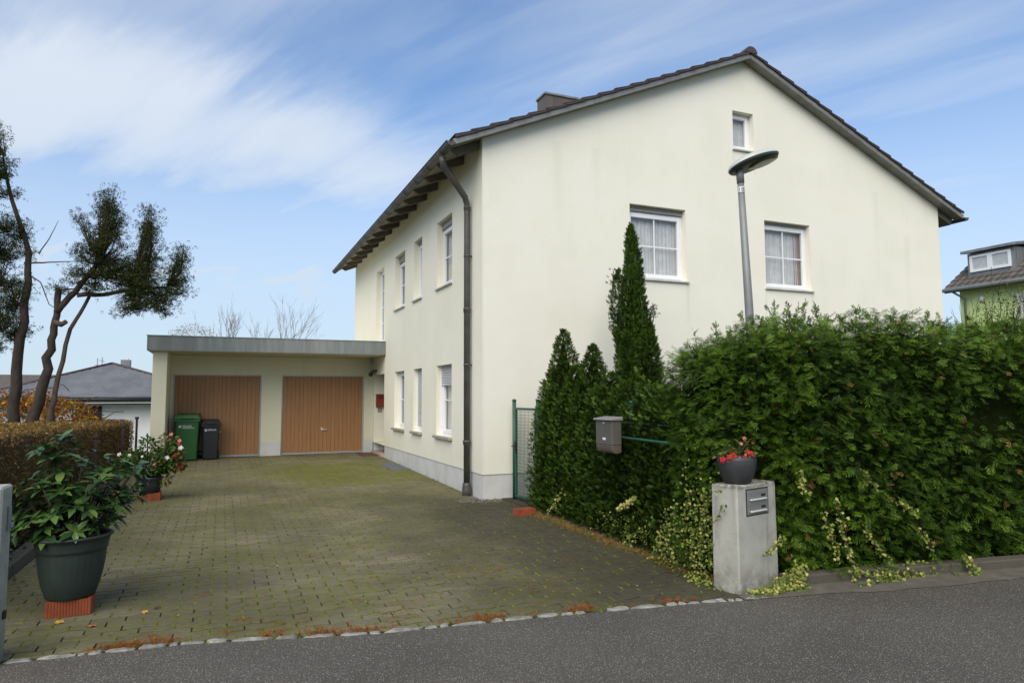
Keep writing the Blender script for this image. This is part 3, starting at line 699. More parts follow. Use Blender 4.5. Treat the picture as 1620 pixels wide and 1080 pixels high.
# inside: one floor slab and dim rooms behind the curtains
mb = MB(); mb.box(.3, WX-.2, .3, YN-.2, 2.55, 2.8); mb.box(.3, WX-.2, .3, YN-.2, 5.45, 5.6); mb.box(1.9, 2.0, .3, YN-.2, .2, 2.5); mb.box(.3, WX-.2, 3.4, 3.5, 2.85, 5.4)
part('inner_walls', mb, M['room'], house)
def window(root, O, U, NN, o, mode='cross', curtain=True, box=.0, sill='thin', shutter=0., depth=.13, side_c=False, parts_n=1):
    O = Vector(O); U = Vector(U); NN = Vector(NN); fr = (O, U, Vector((0, 0, 1)), NN); u0, u1, v0, v1 = o[:4]; d = depth
    vt = v1-box
    f = MB(); fw_ = .055
    f.fbox(fr, u0, u0+fw_, v0, vt, -d-.06, -d); f.fbox(fr, u1-fw_, u1, v0, vt, -d-.06, -d)
    f.fbox(fr, u0+fw_, u1-fw_, v0, v0+fw_, -d-.06, -d); f.fbox(fr, u0+fw_, u1-fw_, vt-fw_, vt, -d-.06, -d)
    W = part('window', f, M['pvc'], root, .006)
    ns = parts_n; a0 = u0+fw_-.012; wd = (u1-u0-2*fw_+.024)/ns
    for q in range(ns):
        s0 = a0+q*wd; s1 = s0+wd; b0 = v0+fw_-.012; b1 = vt-fw_+.012; sw = .06
        s = MB(); s.fbox(fr, s0, s0+sw, b0, b1, -d-.045, -d+.018); s.fbox(fr, s1-sw, s1, b0, b1, -d-.045, -d+.018)
        s.fbox(fr, s0+sw, s1-sw, b0, b0+sw+.01, -d-.045, -d+.018); s.fbox(fr, s0+sw, s1-sw, b1-sw, b1, -d-.045, -d+.018)
        part('sash', s, M['pvc'], W, .008)
        g0, g1, h0, h1 = s0+sw, s1-sw, b0+sw+.01, b1-sw
        g = MB(); g.quad(*[O+U*a+Vector((0, 0, 1))*b_+NN*(-d-.022) for a, b_ in ((g0-.004, h0-.004), (g1+.004, h0-.004), (g1+.004, h1+.004), (g0-.004, h1+.004))]); part('pane', g, M['glass'], W, fix=False)
        if mode != 'plain':
            c = MB(); um = (g0+g1)/2
            if mode in ('cross',): c.fbox(fr, um-.012, um+.012, h0, h1, -d-.019, -d-.008)
            hv = [(h0+h1)/2] if mode in ('cross', 'bar') else [h0+(h1-h0)*k/4 for k in (1, 2, 3)]
            for v in hv: c.fbox(fr, g0, g1, v-.012, v+.012, -d-.0185, -d-.0065)
            part('glazing_bar', c, M['pvc'], W)
    if curtain:
        c = MB(); nn = int((u1-u0)*60)
        def cw(u, z): return -d-.12+.012*math.sin(u*95+math.sin(u*13)*2)+.006*math.sin(u*41+z)
        for (ca, cb) in ([(u0-.05, u1+.05)]):
            pass
        us = [u0-.03+(u1-u0+.06)*i/nn for i in range(nn+1)]; P = lambda u, v, n: O+U*u+Vector((0, 0, 1))*v+NN*n
        c.add([P(u, v, cw(u, v)+.03) for v in (v0-.02, vt+.03) for u in us], [(i, i+1, nn+2+i, nn+1+i) for i in range(nn)], True)
        part('curtain', c, M['curtain'], W, fix=False)
        if side_c:
            c = MB(); us = [u1-.24+.24*i/14 for i in range(15)]
            c.add([P(u, v, -d-.085+.014*math.sin(u*120)) for v in (v0-.02, vt+.03) for u in us], [(i, i+1, 16+i, 15+i) for i in range(14)], True); part('side_curtain', c, M['curtain_red'], W, fix=False)
    if box:
        b = MB(); b.fbox(fr, u0, u1, vt, v1, -d-.1, -d+.03); 
        n = max(1, int(box/.05))
        for q in range(n): b.fbox(fr, u0+.03, u1-.03, vt+q*box/n+.006, vt+(q+1)*box/n-.006, -d+.0301, -d+.038)
        part('shutter_box', b, M['shutter_box'], W)
    if shutter:
        for q in range(int(shutter/.048)):
            z1 = vt-.002-q*.048; b = MB(); b.fbox(fr, u0+.015, u1-.015, z1-.043, z1, -d+.02, -d+.034)
            part('shutter_slat', b, M['shutter'], W, .005)
        for ga in (u0, u1-.02): g = MB(); g.fbox(fr, ga, ga+.02, v0, vt, -d+.001, -d+.045); part('shutter_guide', g, M['pvc'], W)
    if sill:
        s = MB()
        if sill == 'thin': s.fbox(fr, u0-.03, u1+.03, v0-.035, v0-.001, -d-.05, .045); m_ = M['sill_metal']
        else: s.fbox(fr, u0-.05, u1+.05, v0-.05, v0-.001, -d-.05, .07); m_ = M['sill_stone']
        part('sill', s, m_, W, .006)
    return W
gO, gU, gN = (0, 0, 0), (1, 0, 0), (0, -1, 0); sO, sU, sN = (0, 0, 0), (0, 1, 0), (-1, 0, 0)
w1 = window(house, gO, gU, gN, GW[0], 'cross', box=.10, side_c=False)
w2 = window(house, gO, gU, gN, GW[1], 'cross', box=.045, side_c=True)
w3 = window(house, gO, gU, gN, GW[2], 'plain', sill='thin')
window(house, sO, sU, sN, SWL[0], 'bar', sill='stone', shutter=.42); window(house, sO, sU, sN, SWL[1], 'plain', sill='stone', shutter=1.24); window(house, sO, sU, sN, SWL[2], 'bar', sill='stone')
window(house, sO, sU, sN, SWU[0], 'bar', box=.13); window(house, sO, sU, sN, SWU[1], 'plain', box=.06); window(house, sO, sU, sN, SWU[2], 'bar', box=.16)
window(house, sO, sU, sN, U4, 'bars', box=.0, sill=None, curtain=True)
# entrance recess
E0, E1 = ENT[0], ENT[1]
mb = MB(); mb.box(.341, .40, E0-.02, E1+.02, .17, 2.19); D = part('entrance_door', mb, M['door_dark'], house)
mb = MB(); mb.quad((.336, E0+.25, 1.1), (.336, E0+.25, 2.0), (.336, E1-.25, 2.0), (.336, E1-.25, 1.1)); part('pane', mb, M['glass'], D)
mb = MB(); mb.tube([(.33, E0+.12, 1.12), (.27, E0+.12, 1.12), (.27, E0+.24, 1.12)], .011, 6); part('handle', mb, M['steel'], D)
mb = MB(); mb.box(-.07, .34, E0+.003, E1-.003, .06, .17); part('door_step', mb, M['step'], house, .008)
mb = MB(); mb.box(.012, .35, E1+.001, E1+.03, .17, .40); mb.box(.012, .35, E0-.03, E0-.001, .17, .40); part('recess_wall', mb, M['stucco_side'], house)
t = thing('letterbox', 'small rust red letterbox on the wall inside the entrance recess', 'letterbox', (.165, 8.3, 1.33))
mb = MB(); mb.box(.05, .28, 8.25, 8.355, 1.32, 1.64); part('box_body', mb, M['red_box'], t, .008)
mb = MB(); mb.box(.045, .285, 8.235, 8.353, 1.641, 1.665); part('lid', mb, M['red_box'], t, .006)
mb = MB(); mb.box(.09, .24, 8.243, 8.2495, 1.56, 1.585); part('slot', mb, M['black'], t)
t = thing('bell_panel', 'small pale intercom plate below the red letterbox in the entrance recess', 'intercom', (.16, 8.33, 1.2))
mb = MB(); mb.box(.11, .21, 8.335, 8.356, 1.19, 1.28); part('plate', mb, M['steel'], t, .003)
mb = MB(); mb.box(.145, .175, 8.325, 8.3345, 1.22, 1.245); part('button', mb, M['white'], t)
t = thing('security_lamp', 'small dark sensor lamp under the garage roof beside the entrance', 'lamp', (-.05, 8.2, 2.2))
mb = MB(); mb.tube([(0, 8.0, 2.28), (-.08, 8.0, 2.28), (-.13, 7.95, 2.24)], .022, 8); part('arm', mb, M['lamp_dark'], t)
mb = MB(); mb.tube([(-.12, 7.98, 2.255), (-.17, 7.9, 2.20), (-.2, 7.86, 2.17)], [.03, .055, .06], 10); part('lamp_head', mb, M['lamp_dark'], t)
# ---- roof
Y0, Y1 = -.20, 11.62
def rp(side, s, n, y=0.):            # s: metres up the slope from the eave, n: height above the deck
    a = math.atan(SL); ex = -.52; ez = topz(0)+SL*ex
    x = ex+s*math.cos(a)-n*math.sin(a); z = ez+s*math.sin(a)+n*math.cos(a)
    return Vector((x if side == 0 else WX-x, y, z))
SLEN = (XR+.52)/math.cos(math.atan(SL))
def slab(mb, side, s0, s1, n0, n1, y0, y1, n0b=None, n1b=None):
    n0b = n0 if n0b is None else n0b; n1b = n1 if n1b is None else n1b
    mb.hexa([rp(side, s0, n0, y0), rp(side, s1, n0b, y0), rp(side, s1, n0b, y1), rp(side, s0, n0, y1), rp(side, s0, n1, y0), rp(side, s1, n1b, y0), rp(side, s1, n1b, y1), rp(side, s0, n1, y1)])
mb = MB(); slab(mb, 0, 0, SLEN, .002, .06, Y0+.02, Y1); slab(mb, 1, 0, SLEN, .002, .06, Y0+.02, Y1); roof = part('roof', mb, M['wood_soffit'], house)
for side in (0, 1):
    mb = MB(); slab(mb, side, -.02, SLEN+.0, -.03, .062, Y0-.015, Y0+.018); part('verge_board', mb, M['verge'], roof, .004)
    mb = MB(); slab(mb, side, 0, SLEN, -.012, .0015, Y0+.019, -.002); part('verge_soffit', mb, M['verge'], roof)
NC = 18; CP = SLEN/NC; CW = .30
for side in (0, 1):
    field = MB()
    for i in range(NC):
        s0 = i*CP-(.04 if i else -.02); s1 = s0+CP+.05; yb = Y0-.03+CW
        # verge tile with its turned down side flange
        v = MB(); lift0, lift1 = .125, .088
        slab(v, side, s0, s1, lift0-.022, lift0, Y0-.045, yb, lift1-.022, lift1)
        slab(v, side, s0, s1, .0655, lift0-.0225, Y0-.045, Y0-.02, .050, lift1-.0225)
        part('verge_tile', v, M['tile'], roof, .006)
        ncol = int((Y1-yb)/CW); prof = [(0, .0), (.18, .004), (.34, .028), (.5, .034), (.66, .028), (.82, .004)]
        ys = [(yb+(c+u)*CW, h) for c in range(ncol) for u, h in prof]+[(yb+ncol*CW, 0)]
        n = len(ys)
        vs = [rp(side, s0, .092+h*.8, y) for y, h in ys]+[rp(side, s1, .064+h*.8, y) for y, h in ys]+[rp(side, s0, .075+h, y) for y, h in ys]
        field.add(vs, [(k, k+1, n+k+1, n+k) for k in range(n-1)]+[(2*n+k, 2*n+k+1, k+1, k) for k in range(n-1)], True)
    part('roof_tile', field, M['tile'], roof, fix=False, kind='stuff')
rz = rp(0, SLEN, .10).z
for k in range(36):
    y0 = Y0-.05+k*.33; r0 = .125; r1 = .108; mb = MB(); n = 8; vs = []
    for (yy, r) in ((y0, r0), (y0+.36, r1)):
        for q in range(n+1):
            a = math.pi*(q/n); vs.append((XR+r*math.cos(a)*1.15, yy, rz-.03+r*math.sin(a)))
    mb.add(vs, [(q, q+1, n+2+q, n+1+q) for q in range(n)]); mb.add([vs[q] for q in range(n+1)], [tuple(range(n+1))])
    part('ridge_tile', mb, M['tile'], roof, fix=False)
# rafters
for k in range(15):
    y = .12+k*.785; mb = MB()
    a = rp(0, .07, -.002, y); 
    mb.hexa([rp(0, .12, -.125, y), rp(0, .62, -.135, y), rp(0, .62, -.135, y+.08), rp(0, .12, -.125, y+.08), rp(0, .03, -.003, y), rp(0, .62, -.003, y), rp(0, .62, -.003, y+.08), rp(0, .03, -.003, y+.08)])
    part('rafter', mb, M['wood_grey'], roof, .006)
mb = MB(); mb.hexa([rp(0, -.02, -.02, Y0+.02), rp(0, .01, -.02, Y0+.02), rp(0, .01, -.02, Y1), rp(0, -.02, -.02, Y1), rp(0, -.02, .062, Y0+.02), rp(0, -.001, .062, Y0+.02), rp(0, -.001, .062, Y1), rp(0, -.02, .062, Y1)])
part('eaves_board', mb, M['wood_grey'], roof)
mb = MB(); slab(mb, 1, .02, .55, -.15, -.003, .02, YN); part('eaves_box', mb, M['wood_grey'], roof)
def gutter(side, gz_, gxx, y0, y1):
    mb = MB(); n = 10; r = .072; vs = []
    for rr in (r, r-.006):
        for y in (y0, y1):
            for q in range(n+1):
                a = math.pi+math.pi*q/n; vs.append((gxx+rr*math.cos(a), y, gz_+rr*math.sin(a)))
    m_ = n+1
    for s_ in (0, 1): mb.f += [(s_*2*m_+q, s_*2*m_+q+1, s_*2*m_+m_+q+1, s_*2*m_+m_+q) for q in range(n)]
    mb.v += vs; mb.sm += [True]*(2*n)
    for b in (0, m_): mb.f += [(b+q, b+q+1, 2*m_+b+q+1, 2*m_+b+q) for q in range(n)]; mb.sm += [False]*n
    for y in (y0, y1):
        o = len(mb.v); mb.v += [(gxx+r*math.cos(math.pi+math.pi*q/n), y, gz_+r*math.sin(math.pi+math.pi*q/n)) for q in range(n+1)]; mb.f.append(tuple(range(o, o+n+1))); mb.sm.append(False)
    mb.tube([(gxx-r*(1 if side == 0 else -1), y0, gz_+.004), (gxx-r*(1 if side == 0 else -1), y1, gz_+.004)], .010, 6)
    g = part('gutter', mb, M['gutter'], roof, fix=False)
    for k in range(15):
        y = .18+k*.785
        b = MB(); b.tube([(gxx+.074*math.cos(math.pi+math.pi*q/8), y, gz_+.074*math.sin(math.pi+math.pi*q/8)) for q in range(9)], .007, 5); part('bracket', b, M['gutter'], g)
gutter(0, 5.535, -.605, -.24, 11.7); gutter(1, 5.535, WX+.605, -.24, 11.7)
# downpipe
mb = MB(); mb.tube([(-.60, .22, 5.43), (-.60, .22, 5.36), (-.56, .25, 5.28), (-.14, .46, 4.90), (-.09, .5, 4.80), (-.085, .5, 4.66), (-.085, .5, .04)], .052, 16)
dp = part('downpipe', mb, M['gutter'], house)
for z, r in ((4.72, .057), (3.02, .060), (.86, .062)):
    b = MB(); b.lathe([(.053, z-.05), (r, z-.045), (r, z), (r+.004, z+.004), (r+.004, z+.02), (.053, z+.03)], (-.085, .5, 0), 16, cap=False); part('pipe_collar', b, M['gutter'], dp)
b = MB(); b.lathe([(.075, -.03), (.077, .10), (.068, .16), (.068, .2), (.053, .21)], (-.085, .5, 0), 16); part('pipe_foot', b, M['gutter'], dp)
for z in (3.9, 2.1): b = MB(); b.box(-.03, .0, .485, .515, z, z+.03); b.lathe([(.0535, z), (.058, z), (.058, z+.03), (.0535, z+.03)], (-.085, .5, 0), 16, cap=False); part('pipe_bracket', b, M['gutter'], dp)
# corner bead of the render
mb = MB(); mb.box(-.003, .012, -.003, .012, .382, 5.72); part('corner_bead', mb, M['stucco'], house)
# chimney, clad
mb = MB(); mb.prism([(2.60, 6.3), (3.42, 6.3), (3.42, 8.20), (2.60, 8.20)], 3.0, 3.42, 1); ch = part('chimney', mb, M['chimney'], roof)
mb = MB(); mb.box(2.57, 3.45, 2.97, 3.45, 8.205, 8.26); part('chimney_cap', mb, M['verge'], ch, .01)
for q in range(4): b = MB(); b.box(2.60+.20*q, 2.607+.20*q, 2.99, 2.9995, 6.9, 8.19); part('cladding_seam', b, M['chimney'], ch)

# ================================================================== garage
gar = thing('garage', 'flat roofed cream double garage with grey fascia joined to the house', 'garage', (-2.6, 7.0, .1))
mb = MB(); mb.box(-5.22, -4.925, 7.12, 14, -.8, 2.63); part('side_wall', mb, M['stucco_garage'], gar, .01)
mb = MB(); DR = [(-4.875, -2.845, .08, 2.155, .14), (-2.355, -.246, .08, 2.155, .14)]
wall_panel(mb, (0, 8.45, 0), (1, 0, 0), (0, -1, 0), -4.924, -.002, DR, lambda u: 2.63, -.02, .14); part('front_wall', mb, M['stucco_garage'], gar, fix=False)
mb = MB(); mb.box(-5.2, -.01, 13.8, 14, -1, 2.63); part('rear_wall', mb, M['stucco_garage'], gar)
for xa, xb in ((-2.842, -2.358), (-.243, -.004), (-4.923, -4.878)): mb = MB(); mb.box(xa, xb, 8.438, 8.4497, .05, .47); part('plinth', mb, M['plinth'], gar)
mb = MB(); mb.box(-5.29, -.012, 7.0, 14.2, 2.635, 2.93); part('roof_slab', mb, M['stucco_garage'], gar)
mb = MB(); mb.box(-5.32, -.006, 6.955, 6.998, 2.648, 2.972); mb.box(-5.335, -5.2925, 6.999, 14.2, 2.648, 2.972); mb.box(-5.345, -.006, 6.945, 7.03, 2.9725, 2.987); part('fascia', mb, M['fascia'], gar)
for q in range(1, 3): b = MB(); b.box(-5.3+q*1.76, -5.296+q*1.76, 6.951, 6.9545, 2.65, 2.97); part('fascia_joint', b, M['zinc'], gar)
mb = MB(); mb.tube([(-.12, 8.1, 2.62), (-.12, 8.1, 2.3), (-.02, 8.15, 2.22)], .04, 10); part('drain_pipe', mb, M['frame_alu'], gar)
for (a, b, c, d, e) in DR:
    mb = MB(); mb.box(a, a+.035, 8.50, 8.55, c+.0, d); mb.box(b-.035, b, 8.50, 8.55, c, d); mb.box(a+.035, b-.035, 8.50, 8.55, d-.03, d); mb.box(a+.035, b-.035, 8.50, 8.55, c+.035, c+.085)
    g = part('garage_door', mb, M['frame_alu'], gar, .004)
    n = 20; wd = (b-a-.07)/n
    for q in range(n):
        bb = MB(); x0 = a+.035+q*wd; bb.box(x0+.0012, x0+wd-.0012, 8.515, 8.54, c+.087, d-.032); part('board', bb, M['door_wood'], g, .003)
    bb = MB(); bb.box(a+.03, b-.03, 8.541, 8.57, c+.08, d-.02); part('backing', bb, M['door_dark'], g)
    hx = (a+b)/2-.03; hb = MB(); hb.box(hx-.02, hx+.02, 8.503, 8.514, .72, .80); hb.tube([(hx, 8.515, .745), (hx, 8.465, .745)], .008, 8); hb.tube([(hx-.0, 8.465, .745), (hx+.13, 8.465, .742)], .011, 8); part('handle', hb, M['steel_bright'], g)
# ================================================================== gate, letterboxes, pillar
gate = thing('garden_gate', 'green metal garden gate of wire mesh between the house corner and the clipped hedge', 'gate', (.48, -.55, 0))
def post(x, y, z0, z1, r, m, root, name='post', cap=True):
    mb = MB(); mb.tube([(x, y, z0), (x, y, z1)], r, 12); o = part(name, mb, m, root)
    if cap:
        b = MB(); b.lathe([(r+.004, -.01), (r+.004, .012), (r*.6, .022), (.001, .024)], (x, y, z1), 12); part('post_cap', b, m, o)
    return o
post(.46, -.19, -.1, 1.53, .030, M['green_paint'], gate); post(.50, -.98, -.1, 1.53, .030, M['green_paint'], gate)
fr = (Vector((.463, -.235, 0)), Vector((.034, -.70, 0)).normalized(), Vector((0, 0, 1)), Vector((-1, -.05, 0)).normalized())
mb = MB()
mb.fbox(fr, 0, .70, 1.385, 1.42, -.017, .017); mb.fbox(fr, 0, .70, .05, .085, -.017, .017); mb.fbox(fr, 0, .033, .086, 1.384, -.017, .017); mb.fbox(fr, .667, .70, .086, 1.384, -.017, .017)
part('gate_frame', mb, M['green_paint'], gate, .004, kind='stuff')
mb = MB()
for q in range(1, 14): mb.fbox(fr, .033+q*.0455-.0022, .033+q*.0455+.0022, .086, 1.384, -.0022, .0022)
for q in range(1, 27): mb.fbox(fr, .034, .666, .086+q*.049-.002, .086+q*.049+.002, .0024, .0064)
part('wire_mesh', mb, M['wire'], gate, kind='stuff')
mb = MB(); mb.fbox(fr, .0, .05, .72, .90, .018, .028); mb.fbox(fr, .02, .04, .82, .84, .028, .07); mb.fbox(fr, .02, .14, .82, .838, .0702, .085); part('handle', mb, M['black'], gate)
fence = thing('fence_rail', 'green metal fence post and rail in the hedge gap beside the grey letterbox', 'fence', (.12, -3.95, 0))
post(.44, -3.56, 0, 1.52, .022, M['green_paint'], fence)
mb = MB(); mb.tube([(.21, -3.5, 1.155), (.21, -4.75, 1.14)], .014, 8); part('rail', mb, M['green_paint'], fence)
mb = MB(); mb.tube([(.40, -3.4, 1.30), (.40, -4.6, 1.29)], .010, 8); part('rail', mb, M['green_paint'], fence)
lb = thing('letterbox', 'grey brown metal letterbox with sloping lid mounted before the clipped hedge', 'letterbox', (.1, -3.62, 1.0))
mb = MB(); mb.box(.045, .165, -3.79, -3.45, 1.075, 1.335); part('box_body', mb, M['box_grey'], lb, .006)
mb = MB(); mb.prism([(.02, 1.335), (.175, 1.336), (.175, 1.375), (.02, 1.352)], -3.805, -3.435, 1); part('lid', mb, M['box_lid'], lb, .004)
mb = MB(); mb.prism([(.045, 1.074), (.165, 1.074), (.165, 1.0), (.14, .985), (.085, .985), (.06, 1.0), (.05, 1.03)], -3.788, -3.452, 1); part('newspaper_roll', mb, M['box_low'], lb, .006)
mb = MB(); mb.box(.0415, .0448, -3.66, -3.60, 1.125, 1.150); part('name_plate', mb, M['white'], lb, .002)
mb = MB(); mb.tube([(.046, -3.625, 1.305), (.038, -3.625, 1.305)], .009, 10); part('lock', mb, M['steel_bright'], lb)
# concrete pillar
pc = Vector((.355, -5.41, 0)); PA = math.radians(14.3)
pil = thing('concrete_pillar', 'grey weathered concrete pillar with built-in steel letter flaps at the driveway corner', 'pillar', tuple(pc), PA)
PB = .86
mb = MB(); hw, hd = .283, .13
mb.hexa([(-hw, -hd, -.1), (hw, -hd, -.1), (hw, hd, -.1), (-hw, hd, -.1), (-hw+.004, -hd+.004, PB), (hw-.004, -hd+.004, PB), (hw-.004, hd-.004, PB), (-hw+.004, hd-.004, PB)])
o = part('pillar_body', mb, M['concrete'], pil, .012, local=True)
pf = (Vector((0, -hd, 0)), Vector((1, 0, 0)), Vector((0, 0, 1)), Vector((0, -1, 0)))
mb = MB(); mb.fbox(pf, -.16, .155, .605, .825, -.02, .001); b_ = part('panel_recess', mb, M['black'], pil, local=True)
mb = MB(); mb.fbox(pf, -.15, .145, .615, .815, -.019, .006); pn = part('letter_panel', mb, M['steel'], pil, .002, local=True)
for z in (.735, .64):
    mb = MB(); mb.fbox(pf, -.135, .13, z-.016, z+.066, .0062, .009); fl = part('letter_flap', mb, M['steel'], pn, .002, local=True)
    mb = MB(); mb.fbox(pf, -.12, .11, z-.006, z+.006, .0092, .024); part('flap_lip', mb, M['steel_bright'], pn, .004, local=True)
    mb = MB(); mb.fbox(pf, .04, .10, z+.020, z+.040, .0092, .011); part('name_plate', mb, M['black'], pn, local=True)
# pot on the pillar
def pot(root, prof, m, n=40, mod=None, wall=.012, soil_z=None, rim=None):
    mb = MB(); r_top, z_top = prof[-1]
    full = list(prof)+[(r_top-wall, z_top), (r_top-wall*1.6, z_top-.05)]
    mb.lathe(full, n=n, mod=mod); o = part('pot', mb, m, root, local=True)
    sz = z_top-.04 if soil_z is None else soil_z
    s = MB(); s.lathe([(r_top-wall*1.4, sz), (r_top*.5, sz+.012), (.001, sz+.015)], n=20, cap=False); part('soil', s, M['soil'], root, local=True)
    return o
gp = thing('potted_geranium', 'round dark grey pot with red flowers standing on the concrete pillar', 'potted plant', (.262, -5.44, PB+.001))
pot(gp, [(.098, 0), (.112, .01), (.142, .08), (.158, .15), (.163, .20), (.158, .225)], M['pot_dark'], 36)
def frames(n, up_bias=.5, side=1.0):
    ax_ = unit(rng.normal(size=(n, 3))*[side, side, .5]+[0, 0, up_bias]); nr = unit(rng.normal(size=(n, 3))*.5+[0, 0, 1.]); return basis(ax_, nr)
n = 150; ang = rng.uniform(0, 6.28, n); rr = np.sqrt(rng.uniform(0, 1, n))*.19
P_ = np.stack([rr*np.cos(ang)-.02, rr*np.sin(ang), .215+rng.uniform(0, .10, n)*(1-rr/.25)+.01], 1)
link('foliage', scatter_mesh('foliage', LEAF, P_, frames(n, .3), rng.uniform(.025, .05, n), rng.uniform(.2, 1., n)), M['mandevilla'], gp, kind='stuff')
mb = MB(); pk = []
for q in range(9):
    a = rng.uniform(0, 6.28); h = rng.uniform(.28, .36); pts = [(0, 0, .19), (.04*math.cos(a), .04*math.sin(a), .26), (.11*math.cos(a), .09*math.sin(a), h)]; mb.tube(pts, [.004, .003, .002], 5); pk.append(pts[-1])
part('stem', mb, M['twig'], gp, local=True, kind='stuff')
P_ = np.array([np.array(pk[i % 9])+rng.normal(size=3)*.022 for i in range(80)])
link('foliage', scatter_mesh('foliage', LEAF, P_, frames(80, .3), rng.uniform(.018, .035, 80), rng.uniform(.5, 1., 80)), M['mandevilla'], gp, kind='stuff')
def flower(root, loc, r, m, n=5, name='flower'):
    mb = MB(); 
    for layer in range(2):
        for k in range(n):
            a = 2*math.pi*k/n+layer*.6; c_, s_ = math.cos(a), math.sin(a); rr_ = r*(1-.35*layer); h = r*(.15+.4*layer)
            mb.add([(0, 0, 0), (rr_*.6*c_-rr_*.38*s_, rr_*.6*s_+rr_*.38*c_, h*.8), (rr_*c_, rr_*s_, h), (rr_*.6*c_+rr_*.38*s_, rr_*.6*s_-rr_*.38*c_, h*.8)], [(0, 1, 2, 3)])
    o = part(name, mb, m, root, local=True, fix=False); o.location = loc
    d = Vector((loc[0]*.8-.3, loc[1]-.9, .5)); o.rotation_euler = d.to_track_quat('Z', 'Y').to_euler(); return o
for x, y, z, r in [(-.19, -.05, .21, .026), (-.15, -.09, .23, .024), (-.13, -.07, .20, .03), (-.11, -.1, .235, .026), (-.165, -.02, .19, .022), (-.09, -.06, .25, .022), (.06, -.11, .24, .036), (.075, -.10, .215, .03), (.05, -.08, .26, .026), (-.02, -.12, .225, .018), (.12, -.06, .23, .018)]:
    flower(gp, (x, y, z), r, M['petal_red'])
for x, y, z, r in [(-.07, -.12, .225, .014), (0, -.11, .24, .013), (.1, -.1, .225, .013), (.02, -.04, .33, .016), (.09, 0, .37, .02)]: flower(gp, (x, y, z), r, M['petal_pink'])

# bricks
def hollow_brick(name, label, loc, size, rotz=0, holes=(3, 4), ribs=True, group=None):
    t = thing(name, label, 'brick', loc, rotz, group); w_, d_, h_ = size; nx, ny = holes
    mb = MB(); hx_ = w_/(nx+.35*(nx+1)); gxx = hx_*.35; hy = d_/(ny+.35*(ny+1)); gyy = hy*.35
    xsb = [-w_/2]; ysb = [-d_/2]
    for i in range(nx): xsb += [xsb[-1]+gxx, xsb[-1]+gxx+hx_]
    xsb.append(w_/2)
    for i in range(ny): ysb += [ysb[-1]+gyy, ysb[-1]+gyy+hy]
    ysb.append(d_/2)
    for i in range(len(xsb)-1):
        for j in range(len(ysb)-1):
            a, b, c, d = xsb[i], xsb[i+1], ysb[j], ysb[j+1]
            if i % 2 == 1 and j % 2 == 1:
                z = h_-.035; mb.quad((a, c, z), (b, c, z), (b, d, z), (a, d, z))
                mb.quad((a, c, z), (b, c, z), (b, c, h_), (a, c, h_)); mb.quad((a, d, z), (b, d, z), (b, d, h_), (a, d, h_)); mb.quad((a, c, z), (a, d, z), (a, d, h_), (a, c, h_)); mb.quad((b, c, z), (b, d, z), (b, d, h_), (b, c, h_))
            else: mb.quad((a, c, h_), (b, c, h_), (b, d, h_), (a, d, h_))
    def side(ax_, sgn, half, fixed):
        n = max(4, int(2*half/.018)); pts = []
        for k in range(n):
            a = -half+2*half*k/n; b = a+2*half/n
            pts += [(a+.001, fixed), (a+.003, fixed+.0035*ribs), (b-.003, fixed+.0035*ribs), (b-.001, fixed)]
        pts = [(-half, fixed)]+pts[1:-1]+[(half, fixed)]
        for p, q in zip(pts, pts[1:]):
            if ax_ == 0: mb.quad((sgn*p[1], p[0], 0), (sgn*q[1], q[0], 0), (sgn*q[1], q[0], h_), (sgn*p[1], p[0], h_))
            else: mb.quad((p[0], sgn*p[1], 0), (q[0], sgn*q[1], 0), (q[0], sgn*q[1], h_), (p[0], sgn*p[1], h_))
    for sgn in (-1, 1): side(0, sgn, d_/2, w_/2); side(1, sgn, w_/2, d_/2)
    part('brick_body', mb, M['brick'], t, local=True, fix=False); return t
hollow_brick('brick', 'orange ribbed hollow brick carrying the big green pot in front', (-4.765, -3.93, .001), (.285, .25, .115), .02)
hollow_brick('brick', 'narrow orange hollow brick under the dark pot, left of the pair', (-4.835, 1.96, gz(1.96)+.001), (.11, .26, .115), .03, (2, 5))
hollow_brick('brick', 'wider orange hollow brick under the dark pot, right of the pair', (-4.685, 1.95, gz(1.95)+.001), (.17, .26, .115), 0, (3, 5))
hollow_brick('brick', 'single orange brick lying on the paving at the foot of the green gate', (.045, -1.50, .001), (.27, .15, .085), .12, (5, 2), False)
for k in range(6):
    mb = MB(); s = random.uniform(.012, .03); pts = [(random.uniform(.6, 1)*s*math.cos(a), random.uniform(.6, 1)*s*math.sin(a)) for a in (0, 1.3, 2.5, 3.8, 5.1)]
    mb.prism(pts, 0, s*.5); o = link('brick_fragment', mb.mesh('brick_fragment'), M['brick'], None, (.12+random.uniform(-.02, .16), -1.78+random.uniform(-.07, .05), .001))
    tagged(o, 'orange brick crumb lying before the single brick at the gate', 'brick fragment', 'brick crumbs before the gate')

